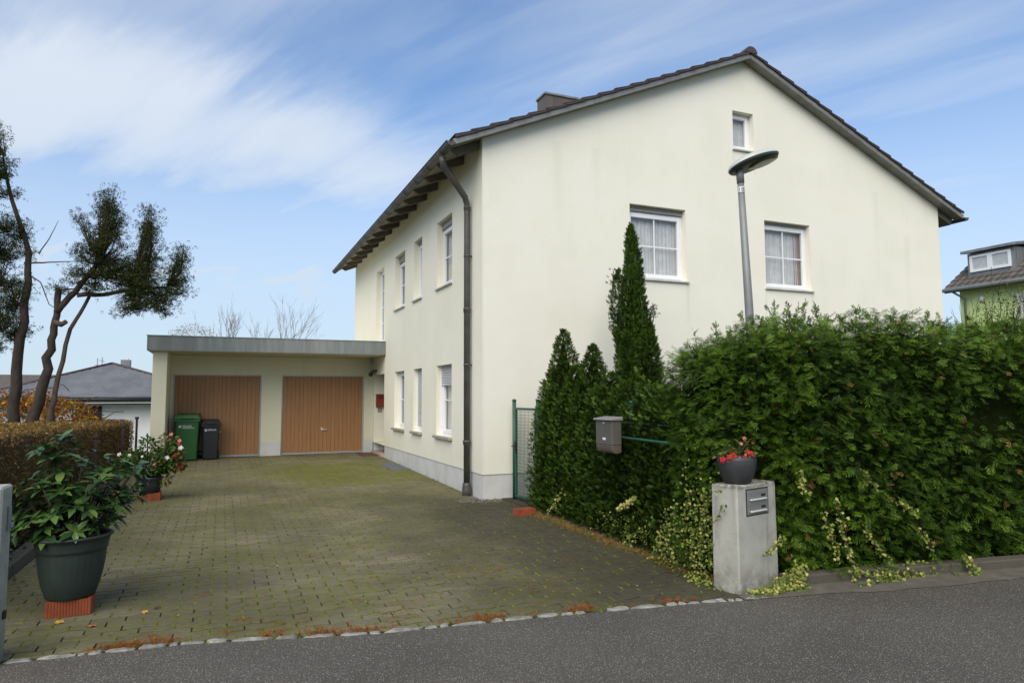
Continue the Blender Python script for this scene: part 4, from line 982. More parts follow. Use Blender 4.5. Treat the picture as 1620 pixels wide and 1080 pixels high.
# ================================================================== bins
def wheelie(name, label, m, loc, rz, W_, D_, H_, rows):
    t = thing(name, label, 'wheelie bin', loc, rz)
    w0, w1, d0, d1 = W_*.40, W_*.5, D_*.36, D_*.46; hb = H_*.90
    mb = MB(); lv = [(0.03, .0), (.35, .35), (1., 1.)]
    prof = []
    for tt, k in ((.0, 0), (.55, .55), (1., 1.)):
        z = .03+(hb-.03)*tt; a = w0+(w1*.93-w0)*k; b0 = -(d0+(d1-d0)*k); b1 = d0*.95+(d1-d0)*k*.7
        c = .03; prof.append([(-a+c, b0, z), (a-c, b0, z), (a, b0+c, z), (a, b1-c, z), (a-c, b1, z), (-a+c, b1, z), (-a, b1-c, z), (-a, b0+c, z)])
    for i in range(2): mb.add(prof[i]+prof[i+1], [(k, (k+1) % 8, (k+1) % 8+8, k+8) for k in range(8)])
    mb.add(prof[0], [tuple(reversed(range(8)))]); mb.add(prof[-1], [tuple(range(8))])
    part('bin_body', mb, m, t, .008, local=True, seg=2)
    mb = MB(); mb.box(-w1, w1, -d1-.015, d1*.95, hb-.07, hb+.002); part('rim', mb, m, t, .01, local=True)
    mb = MB(); z = hb+.004
    mb.hexa([(-w1-.012, -d1-.04, z), (w1+.012, -d1-.04, z), (w1+.012, d1+.03, z), (-w1-.012, d1+.03, z), (-w1+.04, -d1+.03, H_-.012), (w1-.04, -d1+.03, H_-.012), (w1-.03, d1, H_+.012), (-w1+.03, d1, H_+.012)])
    mb.box(-w1*.45, w1*.45, -d1-.075, -d1-.041, z-.004, z+.03)
    part('lid', mb, m, t, .012, local=True, seg=2)
    mb = MB(); mb.tube([(-w1*.8, d1+.06, hb-.02), (w1*.8, d1+.06, hb-.02)], .014, 8); mb.tube([(-w1*.8, d1+.06, hb-.02), (-w1*.8, d1-.02, hb-.04)], .014, 8); mb.tube([(w1*.8, d1+.06, hb-.02), (w1*.8, d1-.02, hb-.04)], .014, 8); part('handle', mb, m, t, local=True)
    for s in (-1, 1):
        mb = MB(); mb.tube([(s*(w0+.0), d0+.04, .10), (s*(w0+.045), d0+.04, .10)], .10, 18); mb.tube([(s*(w0+.045), d0+.04, .10), (s*(w0+.05), d0+.04, .10)], .05, 12); part('wheel', mb, M['bin_black'], t, local=True)
    zt = .03+(hb-.03)*.80
    for (txt, sz, dx, dz) in rows:
        c = bpy.data.curves.new('lettering', 'FONT'); c.body = txt; c.size = sz; c.extrude = .0006; c.align_x = 'LEFT'
        tmp = bpy.data.objects.new('lettering', c); dg = bpy.context.evaluated_depsgraph_get(); me = bpy.data.meshes.new_from_object(tmp.evaluated_get(dg)); bpy.data.objects.remove(tmp)
        for v in me.vertices: x, y, z_ = v.co; v.co = (x+dx, z_, y)
        me.materials.clear(); o = link('lettering', me, M['white'], t, (0, -(d0+(d1-d0)*.80)-.004, zt+dz), kind='stuff'); o.rotation_euler = (math.radians(4), 0, 0)
    mb = MB(); mb.tube([(-W_*.26, -(d0+(d1-d0)*.80)-.0015, zt+.014), (-W_*.26, -(d0+(d1-d0)*.80)-.006, zt+.014)], .026, 18); part('emblem', mb, M['white'], t, local=True)
    mb = MB(); mb.tube([(-W_*.26+.004, -(d0+(d1-d0)*.80)-.0062, zt+.017), (-W_*.26+.004, -(d0+(d1-d0)*.80)-.0075, zt+.017)], .013, 14); part('emblem_spot', mb, m, t, local=True)
    return t
wheelie('wheelie_bin', 'green plastic wheelie bin before the left garage door, behind the flowering pot', M['bin_green'], (-4.50, 8.02, gz(8)), -.03, .56, .66, 1.09, [('VEOLIA', .062, -.10, .0), ('UMWELTSERVICE', .034, -.10, -.036)])
wheelie('wheelie_bin', 'smaller black plastic wheelie bin standing right beside the green bin', M['bin_black'], (-4.0, 8.07, gz(8)), .05, .42, .48, .95, [('VEOLIA', .058, -.075, -.0)])

# ================================================================== street lamp
lp = thing('street_lamp', 'grey street lamp with flat tilted oval head rising out of the hedge', 'street lamp', (2.20, -3.6, 0))
mb = MB(); mb.tube([(2.205, -3.6, 0), (2.12, -3.6, 2.7), (2.045, -3.6, 4.37)], [.056, .050, .038], 20); part('pole', mb, M['lamp_pole'], lp)
ld = Vector((.93, -.30, .36)).normalized(); ls = (ld.cross(Vector((0, 0, 1))).normalized()+Vector((0, 0, .22))).normalized(); ls = (ls-ld*ls.dot(ld)).normalized(); lu = ls.cross(ld)
LO = Vector((1.90, -3.575, 4.345)); LL = .68; LW = .20
def lamp_out(k, t):
    # superellipse outline, blunt by the pole, pointed away
    c_, s_ = math.cos(t), math.sin(t); x = (LL/2)*(1+c_*k); w_ = LW*k*s_*(1-.18*c_); return x, w_
mb = MB(); n = 36; rings = [(1, .0), (1.0, .012), (.94, .040), (.78, .066), (.5, .085), (.2, .092)]
vs = [LO+ld*lamp_out(k, 2*math.pi*i/n)[0]+ls*lamp_out(k, 2*math.pi*i/n)[1]+lu*h for k, h in rings for i in range(n)]
mb.add(vs, [(r*n+i, r*n+(i+1) % n, (r+1)*n+(i+1) % n, (r+1)*n+i) for r in range(len(rings)-1) for i in range(n)], True); mb.add(vs[-n:], [tuple(range(n))])
part('lamp_shell', mb, M['lamp_top'], lp)
mb = MB(); rings = [(.985, -.001), (.97, -.02), (.90, -.034), (.5, -.042), (.1, -.044)]
vs = [LO+ld*lamp_out(k, 2*math.pi*i/n)[0]+ls*lamp_out(k, 2*math.pi*i/n)[1]+lu*h for k, h in rings for i in range(n)]
mb.add(vs, [(r*n+i, r*n+(i+1) % n, (r+1)*n+(i+1) % n, (r+1)*n+i) for r in range(len(rings)-1) for i in range(n)], True); mb.add(vs[-n:], [tuple(range(n))])
part('lamp_underside', mb, M['lamp_dark'], lp)
mb = MB(); vs = []
for k, h in ((1, -.043), (.97, -.052), (.6, -.056), (.1, -.057)):
    for i in range(n):
        t = 2*math.pi*i/n; x = LL*.66+.20*k*math.cos(t); w_ = .125*k*math.sin(t); vs.append(LO+ld*x+ls*w_+lu*h)
mb.add(vs, [(r*n+i, r*n+(i+1) % n, (r+1)*n+(i+1) % n, (r+1)*n+i) for r in range(3) for i in range(n)], True); mb.add(vs[-n:], [tuple(range(n))]); part('lamp_glass', mb, M['lamp_glass'], lp)
mb = MB(); mb.tube([(2.052, -3.6, 4.20), (2.04, -3.6, 4.39)], [.045, .048], 16); part('pole_socket', mb, M['lamp_pole'], lp)
cdir = (Vector((-3.7, -10, 0))-Vector((2.06, -3.6, 0))).normalized(); cu = Vector((-cdir.y, cdir.x, 0))
pfm = (Vector((2.058, -3.6, 4.115))+cdir*.041, cu, Vector((0, 0, 1)), cdir)
mb = MB(); mb.fbox(pfm, -.032, .032, -.035, .035, -.01, .002); part('number_plate', mb, M['white'], lp)
c = bpy.data.curves.new('number', 'FONT'); c.body = '18'; c.size = .075; c.extrude = .0008; c.align_x = 'CENTER'
tmp = bpy.data.objects.new('t', c); me = bpy.data.meshes.new_from_object(tmp.evaluated_get(bpy.context.evaluated_depsgraph_get())); bpy.data.objects.remove(tmp)
for v in me.vertices:
    x, y, z_ = v.co; v.co = pfm[0]+cu*x+Vector((0, 0, 1))*(y-.027)+cdir*(.0035+z_)-lp.location
me.materials.clear(); link('number', me, M['black'], lp, kind='stuff')

# ================================================================== left concrete post
t = thing('concrete_post', 'pale weathered concrete gate post at the left edge of the photo', 'post', (-5.07, -4.87, 0))
mb = MB(); mb.box(-5.20, -4.968, -5.02, -4.80, -.1, 1.06); part('post_body', mb, M['concrete_pale'], t, .012)
mb = MB(); mb.box(-4.967, -4.95, -4.90, -4.87, .78, .93); mb.box(-4.9495, -4.935, -4.905, -4.865, .80, .83); part('hinge', mb, M['zinc'], t, .003)
mb = MB(); mb.box(-4.967, -4.95, -4.90, -4.87, .25, .30); part('hinge', mb, M['rust'], t, .003)
for i, (y, zt) in enumerate(((1.95, 1.04), (5.0, 1.09), (7.3, 1.17))):
    t = thing('fence_post', ['rusty iron fence post in front of the brown hedge, nearest the camera', 'rusty iron fence post in front of the brown hedge, middle one', 'rusty iron fence post at the far end of the brown hedge'][i], 'fence post', (-5.50, y, 0), group='iron posts along the brown hedge')
    mb = MB(); mb.box(-5.525, -5.48, y-.02, y+.02, -.05, zt-.05); part('post', mb, M['rust'], t, .003)
    mb = MB(); mb.box(-5.54, -5.465, y-.035, y+.035, zt-.049, zt); part('post_cap', mb, M['rust'], t, .004)

# ================================================================== big pots on the left
rp_ = thing('potted_rhododendron', 'large ribbed dark green pot with a leafy rhododendron on an orange brick, front left', 'potted plant', (-4.775, -3.92, .117))
mb = MB()
def ribm(a, z):
    k = ss(.10, .16, z)*(1-ss(.33, .36, z)); return 1+.011*k*(abs(math.sin(a*16))-.4)
prof = [(.150, .0), (.162, .004), (.165, .02), (.171, .03), (.190, .09), (.207, .17), (.219, .25), (.226, .32), (.228, .345), (.235, .350), (.237, .358), (.238, .37), (.245, .405), (.252, .432), (.268, .440), (.270, .452), (.262, .458)]
pot(rp_, prof, M['pot_green'], 128, ribm, .014)
for q in range(5):
    mb = MB(); a = [.5, 1.6, 2.7, 3.9, 5.2][q]
    mb.tube([(0, 0, .38), (.05*math.cos(a), .05*math.sin(a), .50), (.16*math.cos(a), .16*math.sin(a), .66), (.24*math.cos(a), .24*math.sin(a), .82)], [.011, .009, .007, .004], 6); part('stem', mb, M['twig'], rp_, local=True)
RL = []
for i in range(5):
    vs, fs = leaf_tmpl(.47, .12, [.10, .18, .26, .05, .32][i], 3, .85); mb = MB(); mb.add(vs, fs, True); me = mb.mesh('leaf', fix=False)
    a = me.attributes.new('tint', 'FLOAT', 'POINT'); a.data.foreach_set('value', [[.25, .4, .55, .75, .9][i]]*len(vs)); me.materials.append(M['rhodo']); RL.append(me)
vs, fs = leaf_tmpl(.42, .1, .3, 3, .85); mb = MB(); mb.add(vs, fs, True); RY = mb.mesh('leaf', fix=False); a = RY.attributes.new('tint', 'FLOAT', 'POINT'); a.data.foreach_set('value', [.5]*len(vs)); RY.materials.append(M['rhodo_yellow'])
tips = []
blobs = [((-.13, 0, .98), (.22, .22, .22), 22), ((-.16, 0, .72), (.30, .26, .20), 26), ((.22, .02, .86), (.28, .22, .18), 26), ((.06, 0, .64), (.3, .26, .16), 20), ((-.28, -.04, .55), (.18, .22, .14), 9), ((.30, .05, .66), (.16, .18, .16), 7), ((.0, -.12, .50), (.22, .12, .08), 5)]
for c_, r_, n in blobs:
    for q in range(n):
        for _ in range(30):
            p = Vector([c_[i]+random.uniform(-1, 1)*r_[i] for i in range(3)])
            if sum(((p[i]-c_[i])/r_[i])**2 for i in range(3)) < 1 and all((p-t_).length > .06 for t_ in tips): break
        tips.append(p)
tips.append(Vector((-.10, -.01, 1.20))); tips.append(Vector((.42, -.03, .95)))
nl = 0; ex = []; tw = MB()
for p in tips:
    d0_ = (p-Vector((0, 0, .45))); b = Vector((0, 0, .43))+Vector((d0_.x*.35, d0_.y*.35, d0_.z*.25)); tw.tube([b, b.lerp(p, .6)+Vector((0, 0, -.02)), p], [.004, .003, .0025], 4)
    outd = (Vector((d0_.x, d0_.y, d0_.z*.6+.2))).normalized(); k = random.randint(7, 9)
    for q in range(k):
        a = 2*math.pi*q/k+random.uniform(-.25, .25); e1 = outd.orthogonal().normalized(); e2 = outd.cross(e1)
        ax_ = (e1*math.cos(a)+e2*math.sin(a)+outd*random.uniform(-.1, .75)).normalized(); ax_.z -= .10; ax_.normalize()
        nz = (outd+Vector((0, 0, .6))).normalized(); y_ = nz.cross(ax_).normalized(); z_ = ax_.cross(y_)
        R = Matrix((ax_, y_, z_)).transposed(); ln = random.uniform(.088, .138)
        ex.append((p-outd*random.uniform(0, .03), R, ln))
random.shuffle(ex)
for i, (p, R, ln) in enumerate(ex):
    me = RY if random.random() < .035 else random.choice(RL)
    if i < 300:
        o = link('leaf', me, None, rp_, tuple(p)); o.rotation_euler = R.to_euler(); o.scale = (ln,)*3
if len(ex) > 300:
    e = ex[300:]; vs, fs = leaf_tmpl(.47, .12, .2, 2, .85)
    link('leaf', scatter_mesh('leaf', [(vs, fs)], [tuple(x[0]) for x in e], np.array([np.array(x[1]) for x in e]), np.array([x[2] for x in e]), rng.uniform(.1, .9, len(e))), M['rhodo'], rp_, kind='stuff')
part('twig', tw, M['twig'], rp_, local=True, kind='stuff')

fp = thing('potted_flower_shrub', 'black pot with a leafy shrub of white and salmon flowers on two orange bricks', 'potted plant', (-4.74, 1.93, gz(1.9)+.117))
pot(fp, [(.115, 0), (.13, .01), (.148, .12), (.158, .20), (.166, .215), (.168, .235)], M['pot_black'], 40)
mb = MB(); mb.tube([(-.05, .03, .15), (-.075, .03, .90)], .011, 6); part('stake', mb, M['stake'], fp, local=True)
mb = MB()
for q in range(14):
    a = rng.uniform(0, 6.28); r0 = rng.uniform(.2, .4); mb.tube([(0, 0, .19), (r0*.4*math.cos(a), r0*.3*math.sin(a), .38), (r0*math.cos(a), r0*.6*math.sin(a), .38+rng.uniform(.05, .4))], [.005, .004, .002], 4)
part('stem', mb, M['twig'], fp, local=True, kind='stuff')
def blob_pts(bl, n):
    out = []; w_ = np.array([b[1][0]*b[1][1]*b[1][2] for b in bl]); w_ = w_/w_.sum(); k = rng.choice(len(bl), n, p=w_)
    d = unit(rng.normal(size=(n, 3))); r = rng.uniform(.35, 1, n)[:, None]**.6
    c_ = np.array([b[0] for b in bl])[k]; rr = np.array([b[1] for b in bl])[k]; return c_+d*r*rr, d
bl = [((-.26, 0, .50), (.22, .2, .15)), ((.0, 0, .42), (.28, .22, .17)), ((.24, 0, .52), (.20, .2, .22)), ((.22, 0, .72), (.13, .14, .17)), ((.36, -.02, .42), (.12, .12, .12)), ((-.07, 0, .68), (.12, .12, .18)), ((.18, -.04, .22), (.10, .1, .12))]
NB = 2300; P_, d = blob_pts(bl, NB)
link('foliage', scatter_mesh('foliage', LEAF, P_, basis(unit(d*[1, 1, .4]+rng.normal(size=(NB, 3))*.5), unit(rng.normal(size=(NB, 3))*.5+[0, 0, 1])), rng.uniform(.04, .085, NB), np.clip(rng.normal(.48, .2, NB)+.25*(P_[:, 0] > .3), 0, 1)), M['mandevilla'], fp, kind='stuff')
for x, y, z, r, m_ in [(.22, -.2, .53, .040, 'petal_white'), (-.43, -.1, .60, .036, 'petal_white'), (-.29, -.14, .585, .03, 'petal_white'), (-.12, -.14, .56, .022, 'petal_white'), (.40, -.08, .67, .044, 'petal_white'), (-.17, -.2, .38, .026, 'petal_white'), (.26, -.1, .88, .03, 'petal_pink'), (.20, -.1, .85, .026, 'petal_pink'),
                        (.38, -.08, .78, .034, 'petal_pink'), (.37, -.09, .73, .026, 'petal_red'), (.33, -.14, .56, .034, 'petal_red'), (.40, -.1, .52, .03, 'petal_pink'), (.42, -.08, .38, .034, 'petal_red'), (.38, -.1, .34, .03, 'petal_red'), (.35, -.12, .42, .026, 'petal_pink'), (.24, -.1, .20, .02, 'petal_pink'), (.26, -.1, .12, .018, 'petal_red'), (.05, -.2, .44, .022, 'petal_pink'), (.07, -.18, .40, .02, 'petal_red')]:
    flower(fp, (x, y, z), r, M[m_])
# ================================================================== hedges and conifers
def surf_foliage(name, root, P, Nn, m, size, tmpl=SPRAY, up=-.05, spread=.75, outw=.6, nup=.7, dark=None, tint_c=.42, tint_s=.17, sc_aniso=1.):
    n = len(P); S = rng.uniform(*size, n)
    ax_ = unit(Nn*outw+rng.normal(size=(n, 3))*spread*[1, 1, .55]+[0, 0, up])
    nr = unit(Nn*.45+rng.normal(size=(n, 3))*.35+[0, 0, nup])
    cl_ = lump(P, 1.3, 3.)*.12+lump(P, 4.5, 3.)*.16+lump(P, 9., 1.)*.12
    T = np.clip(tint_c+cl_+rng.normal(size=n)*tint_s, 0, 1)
    if dark is not None: T = np.clip(T+dark, 0, 1)  # tint shift that paints shade into inner sprays and light onto raised ones
    off = world_off(root)
    return link(name, scatter_mesh(name, tmpl, P, basis(ax_, nr), S, T, tuple(off)), m, root, kind='stuff')
def rbox_pts(n, c, half, ang, r, faces, lumpa=.09, ls=1.5, seed=0.):
    """points and normals on a rounded, lumpy box; faces: weights for -x,+x,-y,+y,+z"""
    hx, hy, hz = half; A = np.array([hy*hz, hy*hz, hx*hz, hx*hz, hx*hy])*np.array(faces); k = rng.choice(5, n, p=A/A.sum())
    u = rng.uniform(-1, 1, n); v = rng.uniform(-1, 1, n); q = np.zeros((n, 3))
    q[:, 0] = np.where(k == 0, -hx, np.where(k == 1, hx, u*hx)); q[:, 1] = np.where(k == 2, -hy, np.where(k == 3, hy, np.where(k < 2, u*hy, v*hy)))
    q[:, 2] = np.where(k == 4, hz, v*hz)
    ins = np.clip(q, [-(hx-r), -(hy-r), -hz], [hx-r, hy-r, hz-r]); nr = unit(q-ins); q = ins+nr*r
    ca, sa = math.cos(ang), math.sin(ang); Rz = np.array([[ca, -sa, 0], [sa, ca, 0], [0, 0, 1]])
    p = q@Rz.T+np.array(c); nr = nr@Rz.T
    p = p+nr*(lump(p, ls, seed)*lumpa+lump(p, ls*3.1, seed+1)*lumpa*.42)[:, None]; return p, nr
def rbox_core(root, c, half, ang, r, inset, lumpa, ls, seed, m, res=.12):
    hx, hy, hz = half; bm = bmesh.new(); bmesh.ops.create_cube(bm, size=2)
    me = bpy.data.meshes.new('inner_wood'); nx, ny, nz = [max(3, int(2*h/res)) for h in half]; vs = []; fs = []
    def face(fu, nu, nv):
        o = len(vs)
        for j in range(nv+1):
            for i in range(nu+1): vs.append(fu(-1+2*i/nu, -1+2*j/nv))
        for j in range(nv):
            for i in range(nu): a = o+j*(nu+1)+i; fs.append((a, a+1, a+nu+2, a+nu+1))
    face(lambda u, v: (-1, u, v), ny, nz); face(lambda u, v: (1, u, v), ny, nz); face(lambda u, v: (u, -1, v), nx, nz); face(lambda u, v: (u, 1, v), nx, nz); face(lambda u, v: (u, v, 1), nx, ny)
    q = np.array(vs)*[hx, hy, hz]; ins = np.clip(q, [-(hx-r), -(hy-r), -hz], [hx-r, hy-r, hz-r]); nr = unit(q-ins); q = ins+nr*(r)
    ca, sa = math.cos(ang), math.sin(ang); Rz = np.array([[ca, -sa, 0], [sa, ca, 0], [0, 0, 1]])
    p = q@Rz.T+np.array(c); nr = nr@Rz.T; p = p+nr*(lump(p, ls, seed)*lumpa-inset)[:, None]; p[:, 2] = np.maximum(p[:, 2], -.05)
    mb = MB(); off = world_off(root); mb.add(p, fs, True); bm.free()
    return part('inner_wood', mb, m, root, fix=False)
# the big loose hedge
hg = thing('thuja_hedge', 'big loose dark green thuja hedge along the road, right of the concrete pillar', 'hedge', (3.2, -4.8, 0))
HC = (3.86, -4.90, 1.15); HH = (2.97, .98, 1.17); HA = -.085
TIPG = .28
P_, N_ = rbox_pts(29000, HC, HH, HA, .52, (1.6, .0, 1.0, .06, .55), .13, 1.35, 2.)
keep = (P_[:, 2] > .05); P_, N_ = P_[keep], N_[keep]
# a shaded gap high on the right, and inward scatter for depth
gd = np.sqrt(((P_[:, 0]-3.10)/.42)**2+((P_[:, 2]-1.42)/.20)**2); keep = ~((gd < 1) & (P_[:, 1] < -5.2) & (rng.uniform(size=len(P_)) < .93)); P_, N_ = P_[keep], N_[keep]
thin = lump(P_, 3.1, 8.)+rng.normal(size=len(P_))*.4 > -.75; P_, N_ = P_[thin], N_[thin]
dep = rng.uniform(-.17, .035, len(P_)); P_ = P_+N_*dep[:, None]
surf_foliage('foliage', hg, P_, N_, M['thuja'], (.055, .135), up=-.18, dark=dep*2.4+.10+lump(P_, 4.185, 3.)*.10+.22*(N_[:, 2] > .4))  # painted shade: darker tint deep inside and in hollows, lighter on the lit top
q_ = rng.choice(len(P_), 420)
surf_foliage('dead_foliage', hg, P_[q_]+N_[q_]*.02, N_[q_], M['brown_leaf'], (.05, .10), up=-.3, tint_c=.35)
# long shoots standing out of the top and shoulders
st = MB(); SP, SN = [], []
for q in range(150):
    x = rng.uniform(.55, 6.5); y = -5.15-.085*(x-1)+rng.uniform(-.25, .9); tall = rng.uniform(.08, .26)
    if q < 14: x, y, tall = 1.85+rng.uniform(-.35, .45), -4.9+rng.uniform(-.3, .3), rng.uniform(.25, .42)
    if 14 <= q < 24: x, y, tall = 3.2+rng.uniform(-.5, .5), -5.1+rng.uniform(-.2, .3), rng.uniform(.2, .36)
    zt = 2.06+.06*math.sin(x*2)-.42*max(0, 1.15-x); tall += .10; y = min(y, -4.55)
    d = Vector((random.gauss(0, .35), random.gauss(-.1, .3), 1)).normalized(); b = Vector((x, y, zt)); e = b+d*tall; e.x += random.gauss(0, .04)
    m_ = b.lerp(e, .55)+Vector((random.gauss(0, .02), 0, .01)); st.tube([b, m_, e], [.004, .003, .0015], 4)
    for k in range(int(5+tall*26)):
        t = rng.uniform(.15, 1.); SP.append(tuple(b.lerp(e, t))); s_ = Vector((random.gauss(0, .8), random.gauss(0, .8), .55)); SN.append(tuple((s_+d*.7).normalized()))
part('shoot', st, M['bark_pale'], hg, kind='stuff')
SP, SN = np.array(SP), np.array(SN)
surf_foliage('foliage', hg, SP, SN, M['thuja'], (.05, .105), SPRAY_S, up=.25, spread=.35, outw=1., tint_c=.75)
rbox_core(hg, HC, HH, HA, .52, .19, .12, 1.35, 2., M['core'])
tw = MB()
for q in range(14):
    b = Vector((3.1+random.uniform(-.45, .45), -5.35, 1.4+random.uniform(-.28, .22))); e = b+Vector((random.uniform(-.25, .25), -.30-random.uniform(0, .12), random.uniform(-.05, .18))); tw.tube([b, b.lerp(e, .5)+Vector((0, 0, random.uniform(-.03, .03))), e], [.004, .003, .0015], 4)
part('dead_twig', tw, M['bark_pale'], hg, kind='stuff')
# left flank of the big hedge, bulging over the driveway
P_, N_ = rbox_pts(9000, (.82, -4.94, 1.06), (.66, .46, 1.08), -.05, .38, (1.5, 0, .7, 1, .7), .09, 1.9, 5.)
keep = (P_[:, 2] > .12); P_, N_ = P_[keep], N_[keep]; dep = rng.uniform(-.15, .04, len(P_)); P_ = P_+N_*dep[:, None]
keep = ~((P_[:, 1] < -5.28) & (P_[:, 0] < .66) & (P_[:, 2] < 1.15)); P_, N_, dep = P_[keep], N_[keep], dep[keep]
surf_foliage('foliage', hg, P_, N_, M['thuja'], (.05, .125), up=-.12, dark=dep*2.4+.10+.15*(N_[:, 2] > .4))  # inner shade and lit top painted into the flank's spray tint
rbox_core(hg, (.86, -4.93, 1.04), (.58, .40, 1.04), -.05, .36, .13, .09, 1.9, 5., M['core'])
# pale airy shoots at the notch by the rail
SP = []; SN = []
for q in range(26):
    b = Vector((.34, -4.55+random.uniform(-.25, .45), 1.28+random.uniform(-.05, .36))); d = Vector((-.45+random.gauss(0, .3), random.gauss(.35, .4), .45+random.gauss(0, .25))).normalized()
    for k in range(9): SP.append(tuple(b+d*(.03+.03*k))); SN.append(tuple((d+Vector((random.gauss(0, .5), random.gauss(0, .5), .2))).normalized()))
surf_foliage('foliage', hg, np.array(SP), np.array(SN), M['thuja'], (.05, .10), SPRAY_S, up=.1, spread=.3, outw=1., tint_c=.7)

# columnar conifers
def column_tree(name, label, cat, x, y, h, R, m, nsp, flat=None, power=2.2, size=(.05, .095), lumpa=.05, group=None, top=.03, tint_c=.42, upb=.45, lean=(0, 0), tmpl=SPRAY_S, z0=.02):
    t = thing(name, label, cat, (x, y, 0), group=group)
    a = rng.uniform(0, 2*math.pi, nsp); u = rng.uniform(0, 1, nsp)
    zz = z0+(h-z0)*(1-(1-u)**.85)
    def rad(z): return R*np.clip(1-(z/h)**power, 0, 1)**.8+top*(1-z/h)
    r = rad(zz)
    nr = np.stack([np.cos(a), np.sin(a), np.full(nsp, .25)], 1); nr = unit(nr)
    P = np.stack([x+r*np.cos(a)+lean[0]*(zz/h)**1.5, y+r*np.sin(a)+lean[1]*(zz/h)**1.5, zz], 1)
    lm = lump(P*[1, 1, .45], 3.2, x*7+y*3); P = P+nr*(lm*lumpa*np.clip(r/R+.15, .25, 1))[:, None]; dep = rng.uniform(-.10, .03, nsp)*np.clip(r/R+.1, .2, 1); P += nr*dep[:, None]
    if flat is not None:
        f = P[:, 0] < flat; P[f, 0] = flat+rng.normal(size=f.sum())*.022+lm[f]*.02; nr[f] = unit(nr[f]*.5+[-1, 0, 0]*1)
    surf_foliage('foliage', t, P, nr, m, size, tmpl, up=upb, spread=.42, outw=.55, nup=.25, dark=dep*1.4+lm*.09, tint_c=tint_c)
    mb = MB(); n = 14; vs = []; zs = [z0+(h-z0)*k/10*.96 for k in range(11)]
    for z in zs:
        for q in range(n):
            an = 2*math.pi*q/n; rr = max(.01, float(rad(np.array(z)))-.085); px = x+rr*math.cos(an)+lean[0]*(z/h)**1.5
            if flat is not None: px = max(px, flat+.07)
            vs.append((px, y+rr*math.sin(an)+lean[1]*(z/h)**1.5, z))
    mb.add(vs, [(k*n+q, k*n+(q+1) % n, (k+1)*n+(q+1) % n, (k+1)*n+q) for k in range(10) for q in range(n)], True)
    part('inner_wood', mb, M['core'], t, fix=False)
    mb = MB(); mb.tube([(x, y, -.05), (x+lean[0]*.5, y, h*.6), (x+lean[0], y+lean[1], h*.97)], [.045, .03, .006], 7); part('trunk', mb, M['bark'], t)
    return t
ROW = [(-1.10, 1.98, .33, 3.2, 'clipped thuja with a rounded shoulder, first of the row beside the gate'), (-1.42, 2.52, .41, 1.9, 'clipped thuja with the tallest pointed top in the row by the gate'), (-1.85, 2.00, .42, 3.2, 'clipped thuja with a low top between the two pointed ones in the row'), (-2.27, 2.26, .42, 2.0, 'clipped thuja with the second pointed top, left of the grey letterbox'), (-2.72, 1.86, .43, 4.5, 'clipped thuja just left of the grey letterbox with a low rounded top'),
       (-3.12, 1.76, .44, 5, 'clipped thuja standing right behind the grey letterbox'), (-3.58, 1.70, .46, 6, 'low clipped thuja right of the letterbox behind the green rail'), (-4.05, 1.66, .48, 7, 'clipped thuja in the shaded notch, one before the big hedge'), (-4.48, 1.72, .48, 7, 'clipped thuja squeezed against the flank of the big loose hedge')]
for i, (y, h, R, pw_, lab) in enumerate(ROW):
    column_tree('thuja_shrub', lab, 'thuja', .70, y, h, R, M['smaragd'], [3600, 5600, 4300, 5000, 4300, 4200, 4000, 3800, 3600][i], flat=.30 if i > 4 else .33, power=pw_, size=(.044, .09), group='clipped thujas in a row beside the driveway', tint_c=.50 if i < 5 else .36)
for (y, h, s) in ((-1.72, 2.70, 1), (-2.62, 2.40, 1.3), (-1.30, 2.2, .7)): pass
column_tree('thuja_shrub', 'slim cone shaped thuja in front of the tall cypress, left one of two', 'thuja', 1.36, -2.05, 2.46, .27, M['smaragd'], 3000, power=2.0, tint_c=.42, group='cone shaped thujas behind the clipped row')
column_tree('thuja_shrub', 'broader cone shaped thuja in front of the tall cypress, right one of two', 'thuja', 1.74, -2.02, 2.60, .33, M['smaragd'], 3600, power=1.8, tint_c=.40, group='cone shaped thujas behind the clipped row')
cy = column_tree('cypress_tree', 'tall slender cypress standing close to the house before the left gable window', 'cypress', 2.16, -1.12, 4.22, .45, M['cypress'], 8600, power=1.2, size=(.05, .12), lumpa=.085, upb=1.1, lean=(-.10, 0), top=.05, tint_c=.5)
# a separate leader on its left side
nsp = 1500; u = rng.uniform(0, 1, nsp); a = rng.uniform(0, 6.28, nsp); r = .095*np.sin(np.pi*np.clip(u, .05, 1))**.6*(1-.3*u); zz = 2.35+1.15*u
P_ = np.stack([1.80-.04*np.sin(u*3)+r*np.cos(a), -1.15+r*np.sin(a), zz], 1); P_ += rng.normal(size=P_.shape)*.012*(1+2*(lump(P_, 9, 2.) > .1))[:, None]
surf_foliage('foliage', cy, P_, unit(np.stack([np.cos(a), np.sin(a), a*0+.4], 1)), M['cypress'], (.04, .08), SPRAY_S, up=.7, spread=.5, tint_c=.38)
mb = MB(); mb.tube([(2.05, -1.12, 2.0), (1.82, -1.15, 2.5), (1.80, -1.15, 3.45)], [.03, .018, .005], 6); part('limb', mb, M['bark'], cy)
mb = MB(); mb.tube([(2.2, -1.12, 2.5), (2.42, -1.15, 2.75), (2.46, -1.15, 2.95)], [.01, .008, .004], 5); part('limb', mb, M['bark'], cy)
P_ = np.array([[2.42+rng.normal()*.03, -1.15+rng.normal()*.03, 2.80+rng.uniform(0, .2)] for _ in range(110)]); surf_foliage('foliage', cy, P_, unit(rng.normal(size=(110, 3))+[0, 0, 1]), M['cypress'], (.04, .07), SPRAY_S, up=.6)

TIPG = 0.
